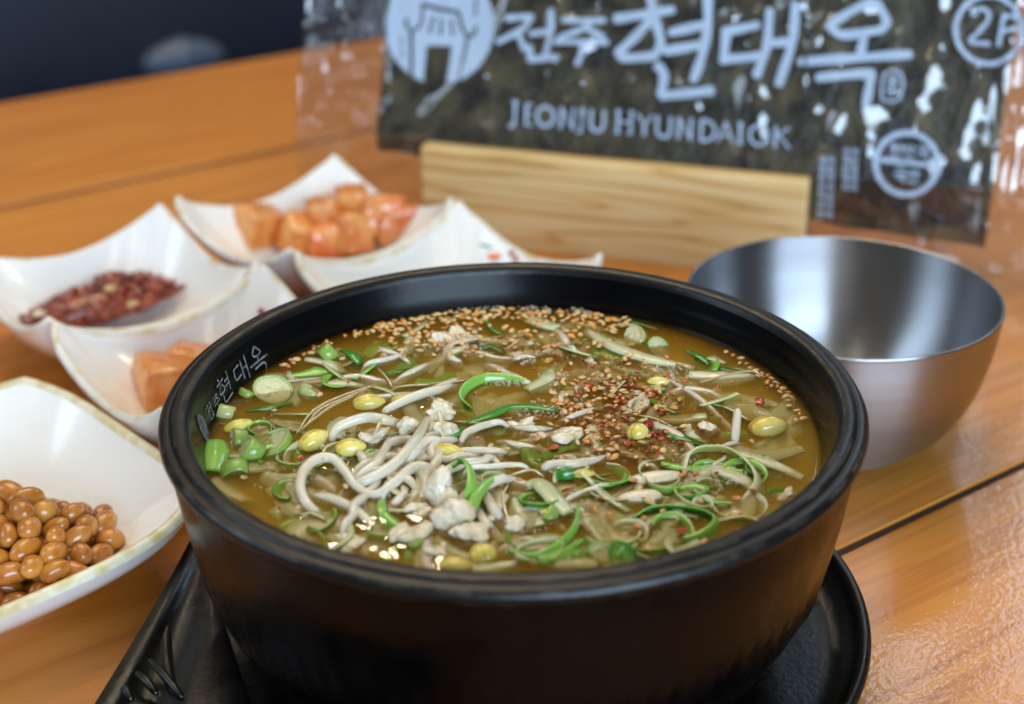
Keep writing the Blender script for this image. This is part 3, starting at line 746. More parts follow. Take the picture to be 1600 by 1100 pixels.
# ------------------------------------------------------------------ seaweed packet
TILT = math.radians(22)
wv = -nvec*math.sin(TILT)+Vector((0, 0, 1))*math.cos(TILT)
K0 = A_.lerp(B_, .5)-nvec*.012
mv = dvec.cross(wv)
if mv.dot(CAM-K0) < 0: mv = -mv
def pst(px, py):
    d = ray(px, py); k = (K0-CAM).dot(mv)/d.dot(mv); p = CAM+d*k-K0
    s, t = p.dot(dvec), p.dot(wv)
    if t < 0:
        k = (K0-CAM).dot(nvec)/d.dot(nvec); p = CAM+d*k-K0; s, t = p.dot(dvec), p.z
        t = min(t, 0)
    return s, t
NORI_S0, NORI_S1 = -.1195, .1700
ROT = -.052
def bulge(s, t):
    e = max(0, min(1, (s+.155)/.04))*max(0, min(1, (.185-s)/.03))
    b_ = .0022*e*(1-math.exp(-max(0, t+.004)/.02))
    b_ += .0016*noise.noise(Vector((s*38, t*30, 1.3)))*max(0, min(1, (t-.002)/.012))
    rid = abs(noise.noise(Vector((s*55+3, t*28, 7.7))))
    b_ += .0013*(1-rid)**6*max(0, min(1, (t+.002)/.012))
    if s < NORI_S0+.004 or s > NORI_S1-.004:      # crimped side seams
        k = .8 if s < 0 else 1.0
        b_ += .0009*k*math.sin(s*1500)*max(0, min(1, (t+.03)/.05))+.0022*noise.noise(Vector((s*60, t*45, 4)))*max(0, min(1, (t+.01)/.02))
    return b_
def surf(s, t, lay):
    base = K0+dvec*s+(wv*t if t > 0 else Vector((0, 0, t)))
    n_ = mv if t > 0 else nvec.lerp(mv, max(0, 1+t/.01))
    return base+n_*(bulge(s, t)*(1 if lay > -.001 else .3)+lay)
packet = empty('seaweed_packet', K0-Vector((0, 0, .038))); tag(packet, 'clear film packet of roasted seaweed with white lettering, standing in the wooden holder', 'packet')
PO = packet.location.copy()
def loc_(v): return v-PO
def sheet(name, s0, s1, tb, tt, lay, mat, ns_=170, nt_=70):
    V = []; F = []
    for j in range(nt_+1):
        for i in range(ns_+1):
            s = s0+(s1-s0)*i/ns_
            b0 = tb(s) if callable(tb) else tb
            t = b0+(tt-b0)*j/nt_
            V.append(loc_(surf(s, t, lay(s, t) if callable(lay) else lay)))
    for j in range(nt_):
        for i in range(ns_):
            a = j*(ns_+1)+i; F.append((a, a+1, a+ns_+2, a+ns_+1))
    return obj(name, V, F, mat, packet)
nbot = lambda s: -.0155-.052*(s-.02)*1.0+.0012*noise.noise(Vector((s*60, 0, 9)))-(.004 if s > .06 else 0)*min(1, max(0, (s-.06)/.05))
sheet('seaweed_sheet', NORI_S0, NORI_S1, nbot, .120, lambda s, t: -.0016, M['nori'])
fb = lambda s: max(-.0385, -.0365-.03*s)
sheet('front_film', -.163, .195, fb, .128, .0003, M['film'], 260, 110)
sheet('back_film', -.163, .195, fb, .128, -.0034, M['film'], 120, 50)
# a folded dark corner of seaweed at the lower right
def poly_patch(name, pts, lay, mat, n=26):
    st = [pst(*p) for p in pts]; V = []; F = []
    (a, b_, c) = st
    for i in range(n+1):
        for j in range(n+1-i):
            u, v = i/n, j/n
            s = a[0]+(b_[0]-a[0])*u+(c[0]-a[0])*v; t = a[1]+(b_[1]-a[1])*u+(c[1]-a[1])*v
            V.append(loc_(surf(s, t, lay+.0004*noise.noise(Vector((s*200, t*200, 0))))))
    ix = lambda i, j: sum(n+1-k for k in range(i))+j
    for i in range(n):
        for j in range(n-i):
            F.append((ix(i, j), ix(i+1, j), ix(i, j+1)))
            if j < n-i-1: F.append((ix(i+1, j), ix(i+1, j+1), ix(i, j+1)))
    return obj(name, V, F, mat, packet)
poly_patch('folded_corner', [(1405, 170), (1300, 334), (1532, 360)], -.0008, M['nori_dark'])

def ribbon(strokes, name, widthpx, lay=.0007, parent=packet, mat='print', sub=5):
    """brush strokes given in photograph pixels, laid on the film"""
    V = []; F = []
    for li, st in enumerate(strokes):
        wp = widthpx
        if isinstance(st, tuple): st, wp = st
        pts = [Vector((x, y, 0)) for x, y in st]
        C = catmull(pts, sub)
        b0 = len(V); m = len(C)
        ext = []
        for i, c in enumerate(C):
            tg = (C[min(i+1, m-1)]-C[max(i-1, 0)]); tg = tg.normalized() if tg.length else Vector((1, 0, 0))
            nr = Vector((-tg.y, tg.x, 0)); w_ = wp*(1+.10*math.sin(i*1.1+li))
            ext.append((c, tg, nr, w_))
        c, tg, nr, w_ = ext[0]; ext.insert(0, (c-tg*w_*.32, tg, nr, w_*.62))
        c, tg, nr, w_ = ext[-1]; ext.append((c+tg*w_*.32, tg, nr, w_*.62))
        for c, tg, nr, w_ in ext:
            for sd in (-.5, 0, .5):
                q = c+nr*(w_*sd); s, t = pst(q.x, q.y)
                V.append(loc_(surf(s, t, lay+li*.00003)))
        for i in range(len(ext)-1):
            for k in (0, 1): F.append((b0+3*i+k, b0+3*i+k+1, b0+3*i+4+k, b0+3*i+3+k))
    return obj(name, V, F, M[mat], parent)
def cr(pts, ox=760, oy=0, k=.3125): return [(ox+x*k, oy+y*k) for x, y in pts]
c3 = lambda pts: cr(pts, 1000, 0, .382)
glyphs = [
 ([cr([(112, 98), (180, 92), (238, 88)]), cr([(235, 92), (190, 150), (70, 215)]), cr([(165, 165), (200, 250)]), cr([(232, 175), (315, 165)]), cr([(338, 60), (335, 160), (305, 285)]), cr([(226, 235), (226, 300)]), cr([(222, 302), (365, 292)])], 9.5),
 ([cr([(395, 108), (500, 108), (598, 106)]), cr([(535, 115), (470, 160), (375, 195)]), cr([(500, 145), (590, 188)]), cr([(355, 216), (610, 216)]), cr([(490, 222), (486, 270), (462, 325)])], 8.5),
 ([cr([(820, -40), (835, 40)]), cr([(655, 98), (800, 78), (935, 55)]), cr([(835, 100), (760, 180), (665, 265)]), cr([(665, 265), (700, 292), (850, 285)]), cr([(850, 285), (880, 220), (850, 105)]), cr([(930, 168), (1090, 132)]), cr([(905, 262), (1080, 230)]), cr([(1112, -20), (1112, 150), (1080, 300), (1043, 405)]), cr([(865, 335), (895, 380), (878, 475)]), cr([(885, 482), (1000, 472), (1130, 458)])], 14.5),
 ([cr([(1195, 165), (1360, 130)]), cr([(1205, 170), (1190, 310)]), cr([(1195, 300), (1372, 285)]), cr([(1422, 60), (1405, 240), (1355, 380)]), cr([(1425, 222), (1520, 214)]), cr([(1548, 25), (1535, 210), (1465, 425)])], 14),
 ([c3([(935, 18), (860, 55), (778, 108)]), c3([(778, 108), (830, 148), (985, 128)]), c3([(985, 128), (1010, 95), (975, 22)]), c3([(975, 22), (935, 18)]), c3([(920, 150), (902, 230)]), c3([(658, 258), (900, 240), (1105, 226)]), c3([(732, 322), (850, 310), (950, 300)]), c3([(948, 305), (938, 370), (925, 435)])], 14)]
for g, wd in glyphs: ribbon(g, 'letter', wd)
# seal mark
ribbon([c3([(1000, 305), (990, 360), (992, 412)]), c3([(992, 412), (1030, 420), (1062, 410)]), c3([(1062, 410), (1078, 350), (1070, 305)]), c3([(1070, 305), (1035, 292), (1000, 305)]), c3([(1015, 325), (1055, 325)]), c3([(1012, 350), (1055, 348)]), c3([(1010, 375), (1052, 378)]), c3([(1032, 315), (1028, 400)])], 'seal_mark', 4.2)
# latin line
LT = {'J': [[(.62, 0), (.62, .8), (.45, 1.12), (.1, 1.15)], [(.35, 0), (.9, 0)]], 'E': [[(.15, 0), (.15, 1)], [(.15, 0), (.9, 0)], [(.15, .48), (.75, .48)], [(.15, 1), (.95, 1)]],
 'O': [[(.5, 0), (.1, .22), (.04, .5), (.12, .8), (.5, 1), (.88, .8), (.96, .5), (.9, .22), (.5, 0)]], 'N': [[(.1, 1), (.1, 0)], [(.1, 0), (.9, 1)], [(.9, 1), (.9, 0)]],
 'U': [[(.1, 0), (.1, .65), (.25, .95), (.5, 1), (.78, .95), (.9, .65), (.9, 0)]], 'H': [[(.1, 0), (.1, 1)], [(.9, 0), (.9, 1)], [(.1, .48), (.9, .48)], [(-.05, 0), (.25, 0)], [(-.05, 1), (.25, 1)], [(.75, 0), (1.05, 0)], [(.75, 1), (1.05, 1)]],
 'Y': [[(0, 0), (.5, .5)], [(1, 0), (.5, .5)], [(.5, .5), (.5, 1)]], 'D': [[(.1, 0), (.1, 1)], [(.1, 0), (.55, .03), (.9, .25), (.96, .5), (.9, .75), (.55, .97), (.1, 1)]],
 'A': [[(0, 1), (.5, 0)], [(.5, 0), (1, 1)], [(.2, .66), (.8, .66)]], 'I': [[(.5, 0), (.5, 1)], [(.2, 0), (.8, 0)], [(.2, 1), (.8, 1)]], 'K': [[(.1, 0), (.1, 1)], [(.9, 0), (.1, .52)], [(.3, .42), (1, 1)]]}
spans = [('J', 112, 172), ('E', 192, 240), ('O', 248, 345), ('N', 362, 448), ('J', 452, 500), ('U', 512, 600), ('H', 645, 738), ('Y', 752, 832), ('U', 842, 935), ('N', 950, 1036), ('D', 1062, 1150), ('A', 1152, 1242), ('I', 1246, 1292), ('O', 1310, 1412), ('K', 1432, 1522)]
for i, (ch, xa, xb) in enumerate(spans):
    st = []
    big = 1.08 if i in (0, 6) else 1.0
    for s_ in LT[ch]:
        pts = []
        for (x, y) in s_:
            X = xa+5+(xb-xa-10)*x; Yt = 520+(X-150)*.0895; H = 100*big
            pts.append((X+(1-y)*6, Yt+(y-big+1)*H))
        st.append((cr(pts), 4.8 if len(s_) > 2 or abs(s_[0][0]-s_[1][0]) < .3 else 3.3))
    ribbon(st, 'letter', 5.4)
# emblem with the gate, cut as a stencil
def segd(p, a, b_):
    ax, ay = a; bx_, by_ = b_; dx, dy = bx_-ax, by_-ay
    t = max(0, min(1, ((p[0]-ax)*dx+(p[1]-ay)*dy)/(dx*dx+dy*dy+1e-9)))
    return math.hypot(p[0]-ax-dx*t, p[1]-ay-dy*t)
le = lambda pts: cr(pts, 560, 0, .15)
cutl = [(le([(695, 60), (860, 105), (1050, 135)]), 3.2), (le([(690, 70), (690, 225), (650, 300), (580, 335), (520, 280), (530, 215)]), 2.3), (le([(1055, 135), (1090, 300), (1160, 395), (1225, 360), (1240, 290)]), 2.6), (le([(575, 335), (572, 900)]), 2.4), (le([(1150, 400), (1110, 600), (1065, 900)]), 2.4), (le([(800, 190), (760, 350)]), 2.2), (le([(880, 205), (870, 360)]), 2.2), (le([(980, 220), (995, 360)]), 2.2), (le([(1245, 0), (1232, 165)]), 1.8), (le([(470, 400), (480, 600)]), 1.0)]
def in_logo(x, y):
    if ((x-691)/85)**2+((y-42)/91)**2 > 1: return False
    lx, ly = (x-560)/.15, y/.15
    if ly > 860: return False
    if ly > 480:
        xl = 730-(ly-480)*.085; xr = 990-(ly-480)*.14
        if xl < lx < xr: return False
    for pts, w_ in cutl:
        for a, b_ in zip(pts, pts[1:]):
            if segd((x, y), a, b_) < w_: return False
    return True
V = []; F = []; idx = {}; stp = 1.4
def vid(i, j):
    if (i, j) not in idx:
        s, t = pst(604+i*stp, -52+j*stp); idx[(i, j)] = len(V); V.append(loc_(surf(s, t, .0007)))
    return idx[(i, j)]
for i in range(126):
    for j in range(136):
        if in_logo(604+(i+.5)*stp, -52+(j+.5)*stp): F.append((vid(i, j), vid(i+1, j), vid(i+1, j+1), vid(i, j+1)))
obj('emblem', V, F, M['print'], packet)
def circ(cx, cy, rx, ry, n=28): return [(cx+rx*math.cos(2*math.pi*k/n), cy+ry*math.sin(2*math.pi*k/n)) for k in range(n+1)]
def mini(gl_, x, y, w_, h, sl=.1): return [[(x+px*w_, y+(1-py)*h+sl*px*w_) for px, py in st] for st in gl_]
WON = [[(.3, .98), (.12, .85), (.3, .72), (.48, .85), (.3, .98)], [(.05, .6), (.6, .63)], [(.32, .6), (.3, .4)], [(.85, 1), (.85, .3)], [(.2, .3), (.2, .05), (.8, .05)]]
SAN = [[(.32, .95), (.05, .5)], [(.3, .8), (.55, .5)], [(.75, 1), (.75, .35)], [(.75, .68), (.95, .68)], [(.2, .3), (.2, .05), (.85, .05)]]
JI = [[(.05, .9), (.6, .9), (.08, .3)], [(.3, .6), (.6, .3)], [(.85, 1), (.85, .05)]]
GUK = [[(.15, .95), (.8, .95), (.76, .65)], [(0, .55), (1, .55)], [(.5, .55), (.5, .35)], [(.2, .28), (.8, .28), (.78, .0)]]
ribbon([circ(1417, 256, 48.5, 47.5)], 'stamp_ring', 9, sub=3)
ribbon([([(1376, 250), (1418, 255), (1460, 259)], 7)]+[(s_, 3) for s_ in mini(WON, 1392, 224, 18, 22)+mini(SAN, 1413, 226, 18, 22)+mini(JI, 1434, 228, 17, 22)], 'lettering', 3)
ribbon([(s_, 3) for s_ in mini(GUK, 1398, 262, 18, 22)+mini(SAN, 1419, 264, 18, 22)], 'lettering', 3)
ribbon([circ(1545, 48, 52, 53)], 'stamp_ring', 8, sub=3)
ribbon([[(1519, 24), (1527, 16), (1542, 18), (1544, 32), (1530, 50), (1516, 66), (1545, 70)], [(1560, 72), (1568, 26)], [(1568, 26), (1588, 28), (1590, 44), (1566, 50)]], 'lettering', 7)
for (x0, y0, n_, sl) in ((1281, 245, 7, -2.0), (1318, 232, 5, -1.6)):
    st = []
    for k in range(n_):
        st += [(s_, 2.0) for s_ in mini(random.choice([WON, SAN, JI, GUK]), x0+k*-.6, y0+k*13.5, 11, 11)] + [(s_, 2.0) for s_ in mini(random.choice([WON, SAN, JI, GUK]), x0+13-k*.6, y0+1+k*13.5, 11, 11)]
    ribbon(st, 'lettering', 2)

# ------------------------------------------------------------------ broth
V = []; F = []; n = 144; R0 = .0827
rows = [k/40 for k in range(1, 41)]
V.append((PX, PY, SZ))
def lev(x, y, q):
    h = .00035*noise.noise(Vector((x*130, y*130, 3)))+.00018*noise.noise(Vector((x*380, y*380, 9)))
    return SZ+h+.0006*max(0, (q-.965)/.035)**2
for q in rows:
    for k in range(n):
        a = 2*math.pi*k/n; x, y = PX+R0*q*math.cos(a), PY+R0*q*math.sin(a)
        V.append((x, y, lev(x, y, q)))
for k in range(n): F.append((0, 1+k, 1+(k+1) % n))
for j in range(39):
    for k in range(n):
        a = 1+j*n+k; b_ = 1+j*n+(k+1) % n; F.append((a, a+n, b_+n, b_))
b0 = 1+39*n
prev = b0
for (r, z) in ((.0815, .060), (.0797, .044), (.0745, .028), (.06, .0185), (.02, .0165)):
    s0 = len(V)
    for k in range(n):
        a = 2*math.pi*k/n; V.append((PX+(r+.0003)*math.cos(a), PY+(r+.0003)*math.sin(a), z-.0002))
    for k in range(n): F.append((prev+k, s0+k, s0+(k+1) % n, prev+(k+1) % n))
    prev = s0
F.append(tuple(prev+k for k in range(n-1, -1, -1)))
o = obj('soup_broth', V, F, M['broth']); tag(o, 'cloudy golden brown soup broth filling the black pot', 'soup')

def sp(px, py, dz=0.0): return at(px, py, SZ+dz)
# ---- bean sprouts: (stem points px,py,dz(mm)), radius mm list, head (px,py,dz, length mm, width mm, angle deg) or None, label
PXM = 5650.0
def head_mesh(L_, W_):
    parts = []
    for sgn in (1, -1):
        V, F = ball(16, 10); o = []
        for v in V:
            y = v.y*W_*.5
            y = y*.80 + sgn*W_*.09
            taper = 1-.42*max(0, v.x)**1.5
            o.append(Vector((v.x*L_*.5, y*taper, v.z*W_*.42*taper)))
        parts.append((o, F))
    return merge(parts)
sprouts = [
 ([(517, 690, 1), (528, 668, 3.5), (569, 653, 5), (602, 656, 5), (634, 666, 3)], [1.9, 2.3, 2.4, 2.2, 2.0], (491, 687, 2.0, 9.5, 6.2, 35), 'bean sprout arching highest at the left of the tangle, with yellow head'),
 ([(514, 818, -2.6), (495, 803, -.6), (477, 784, 1), (469, 760, 2), (475, 735, 2.8), (494, 718, 3.2), (519, 716, 3), (539, 736, 2.2), (558, 761, 1.0), (587, 773, .8), (616, 754, 1.8), (645, 731, 2.6), (668, 732, 2.2), (686, 750, -.5)], [1.9, 2.2, 2.3, 2.3, 2.3, 2.3, 2.2, 2.0, 2.0, 2.2, 2.3, 2.4, 2.3, 2.0], None, 'long white bean sprout curled in a hook at left and running under the tangle'),
 ([(485, 779, -.4), (514, 778, .6), (548, 793, .6), (572, 812, 0), (594, 838, -2)], [2.0, 2.2, 2.2, 2.0, 1.7], None, 'bean sprout stem slanting down right below the hook'),
 ([(674, 646, 3), (650, 686, 4.4), (621, 720, 3.8), (592, 741, 2.6), (561, 754, 1.4), (540, 748, 0)], [2.0, 2.4, 2.5, 2.4, 2.2, 1.8], None, 'thick bean sprout stem slanting across the top of the tangle'),
 ([(613, 680, 2), (592, 720, 2.4), (567, 741, 1.6), (540, 770, -.5)], [2.1, 2.3, 2.2, 1.8], None, 'bean sprout stem left of the thick slanting one'),
 ([(622, 700, .5), (634, 722, 1), (660, 742, 1.2), (664, 770, 0), (650, 792, -1.5)], [1.9, 2.1, 2.2, 2.0, 1.7], None, 'bean sprout bending down through the middle of the tangle'),
 ([(690, 689, 2.5), (664, 690, 3), (641, 714, 3), (620, 737, 1.6)], [2.0, 2.2, 2.2, 2.0], (705, 706, 1.5, 10, 4.6, -24), 'bean sprout with slim yellow head pointing right of the tangle'),
 ([(560, 706, 2.2), (572, 722, 1.6), (586, 742, .6)], [1.8, 1.8, 1.5], (548, 699, 2.2, 8.5, 5.6, 10), 'short bean sprout with split yellow head in the left tangle'),
 ([(734, 704, -.6), (759, 711, -.2), (776, 724, -.3), (786, 742, -1.6)], [1.7, 1.9, 1.9, 1.7], None, 'beige bean sprout half sunk right of the tangle'),
 ([(846, 735, .2), (862, 726, 1.4), (902, 724, 1.6), (960, 715, .8)], [1.6, 2.2, 2.0, 1.4], (912, 742, .2, 6, 3.6, 5), 'straight white bean sprout lying level near the chili patch'),
 ([(752, 763, 2.4), (770, 793, 1.5), (786, 820, -.3)], [2.1, 2.4, 2.2], None, 'thick bean sprout stem right of the tall white flake'),
 ([(741, 790, .6), (757, 815, .2), (775, 836, -1.2)], [2.0, 2.1, 1.9], None, 'lower bean sprout stem right of the tall white flake'),
 ([(598, 645, .6), (627, 628, 1.4), (668, 613, 1.6), (716, 605, .4)], [1.9, 2.3, 2.2, 1.5], (577, 629, 1.4, 9.5, 5.6, 12), 'long white bean sprout behind the tangle with round yellow head'),
 ([(612, 604, -1.0), (641, 586, -.6), (684, 570, -1.0)], [2.0, 2.9, 2.0], None, 'broad pale bean sprout just under the surface behind the tangle'),
 ([(776, 690, -.2), (818, 698, .5), (862, 711, -.4)], [1.5, 2.0, 1.4], None, 'pinkish white bean sprout left of the white chunks'),
 ([(1040, 592, -.2), (1089, 621, .3), (1134, 663, .2)], [1.3, 1.6, 2.1], (1028, 597, .8, 7, 4.2, -5), 'translucent bean sprout slanting to the right of the chili patch'),
 ([(1148, 696, -1), (1150, 668, 2.5), (1153, 638, 6.0)], [1.9, 2.0, 1.8], None, 'short bean sprout stub standing up at right'),
 ([(598, 607, -.3), (680, 600, 0), (731, 594, 0), (779, 575, -.3)], [.7, .9, .9, .7], None, 'thin beige sprout tail stretched behind the tangle'),
 ([(700, 742, 1.6), (690, 760, 1), (672, 780, -.5)], [2.1, 2.1, 1.7], None, 'bean sprout stem dipping behind the tall white flake'),
 ([(640, 760, .2), (622, 782, .2), (604, 800, -1.4)], [1.9, 1.9, 1.6], None, 'sunken bean sprout stem left of the tall white flake'),
 ([(1180, 700, -1.8), (1225, 672, -1.2), (1238, 655, -1.4)], [1.6, 1.7, 1.3], (1201, 667, 1.2, 11.5, 7.4, 12), 'bean sprout with the largest yellow head, far right of the soup'),
 ([(1010, 690, -.6), (1020, 705, -1.2)], [1.4, 1.2], (997, 675, 1.4, 7.2, 6.0, 40), 'bean sprout head floating in the red chili patch'),
 ([(775, 850, -2.2), (800, 842, -2.8)], [1.5, 1.3], (754, 868, -.2, 7.5, 7.0, 80), 'plump yellow sprout head near the front rim'),
 ([(400, 672, -.8), (425, 668, -1.6)], [1.5, 1.4], (372, 667, .3, 8.5, 4.6, 20), 'yellow sprout head beside the dark green scallion at left'),
 ([(660, 618, -.2), (690, 630, -.6)], [1.5, 1.4], (630, 623, .5, 7.5, 3.4, 14), 'thin yellow sprout head behind the tangle'),
 ([(865, 815, -2), (885, 830, -2.5)], [1.4, 1.2], (853, 803, -.7, 7, 4.5, -50), 'sunken yellow sprout head under the pale scallion strip'),
 ([(735, 880, -1.6), (750, 872, -2)], [1.5, 1.3], (712, 884, .1, 8, 4.4, -8), 'pale yellow sprout head against the front rim'),
]
for i, (pts, rad_, hd, lab) in enumerate(sprouts):
    base = sp(pts[0][0], pts[0][1], 0)
    root = empty('bean_sprout', base); tag(root, lab, 'bean sprout', 'bean sprouts in the soup')
    zz = [z-.5 for x, y, z in pts]
    if len(pts) > 2 and 'standing' not in lab:
        zz[-1] = min(zz[-1], -2.2)
        if not hd: zz[0] = min(zz[0], -1.6)
    P = [sp(q[0], q[1], z*.001)-base for q, z in zip(pts, zz)]
    if len(pts) > 2 and 'standing' not in lab:
        e_ = (P[-1]-P[-2]).normalized(); P.append(P[-1]+Vector((e_.x, e_.y, -.35))*.005)
    R_ = [r*.001*.61 for r in rad_]
    V, F = tube(P, R_, 12, 7, 1.0, .09, i*7.1); obj('stem', V, F, M['root'] if max(rad_) < 1 else M['stem'], root)
    if hd:
        x, y, z, L_, W_, an = hd
        V, F = head_mesh(L_*.001, W_*.001)
        h_ = obj('head', V, F, M['bean'], root); h_.location = sp(x, y, z*.001-.0004)-base; h_.rotation_euler = (random.uniform(-.4, .4), random.uniform(-.25, .1), math.radians(an)*1.3)
# fine roots
roots = [([(463, 678, .4), (484, 647, 1), (512, 628, 1.2), (556, 611, 1.2), (582, 603, 2)], 'wispy sprout root strand at the upper left of the tangle'),
 ([(470, 672, .2), (490, 655, .7), (520, 634, .9), (560, 616, .9)], 'second wispy root strand below the first at upper left'),
 ([(476, 668, 0), (500, 640, .8), (540, 622, 1), (575, 606, 1.6)], 'wispy root strand between the two at upper left'),
 ([(545, 720, 1.5), (538, 742, 1.2), (550, 762, .4)], 'thin root hanging from the hooked sprout'),
 ([(600, 648, 5), (592, 664, 5.5), (584, 680, 4)], 'thin root crossing the arching sprout'),
 ([(794, 757, 1), (786, 775, 1), (790, 800, .4), (795, 812, 0)], 'thin root curling right of the tall white flake'),
 ([(798, 742, .3), (830, 735, .6), (850, 745, .2)], 'thin root above the pale scallion strip'),
 ([(400, 603, .2), (450, 596, .3), (506, 590, .2)], 'thin root on the dark broth at the far left'),
 ([(590, 575, .3), (604, 590, .3), (612, 604, 0)], 'thin root above the broad pale sprout'),
 ([(1092, 598, .2), (1140, 585, .3), (1175, 580, .4), (1195, 590, .3)], 'thin root reaching the right inner wall'),
 ([(528, 690, 2.5), (508, 700, 4), (505, 720, 3)], 'thin root hanging over the left yellow head')]
for i, (pts, lab) in enumerate(roots):
    V, F = tube([sp(x, y, z*.001) for x, y, z in pts], [.00022, .00042, .0004, .0002], 6, 7, 1, .1, i)
    o = obj('sprout_root', V, F, M['root']); tag(o, lab, 'root', 'sprout roots in the soup')

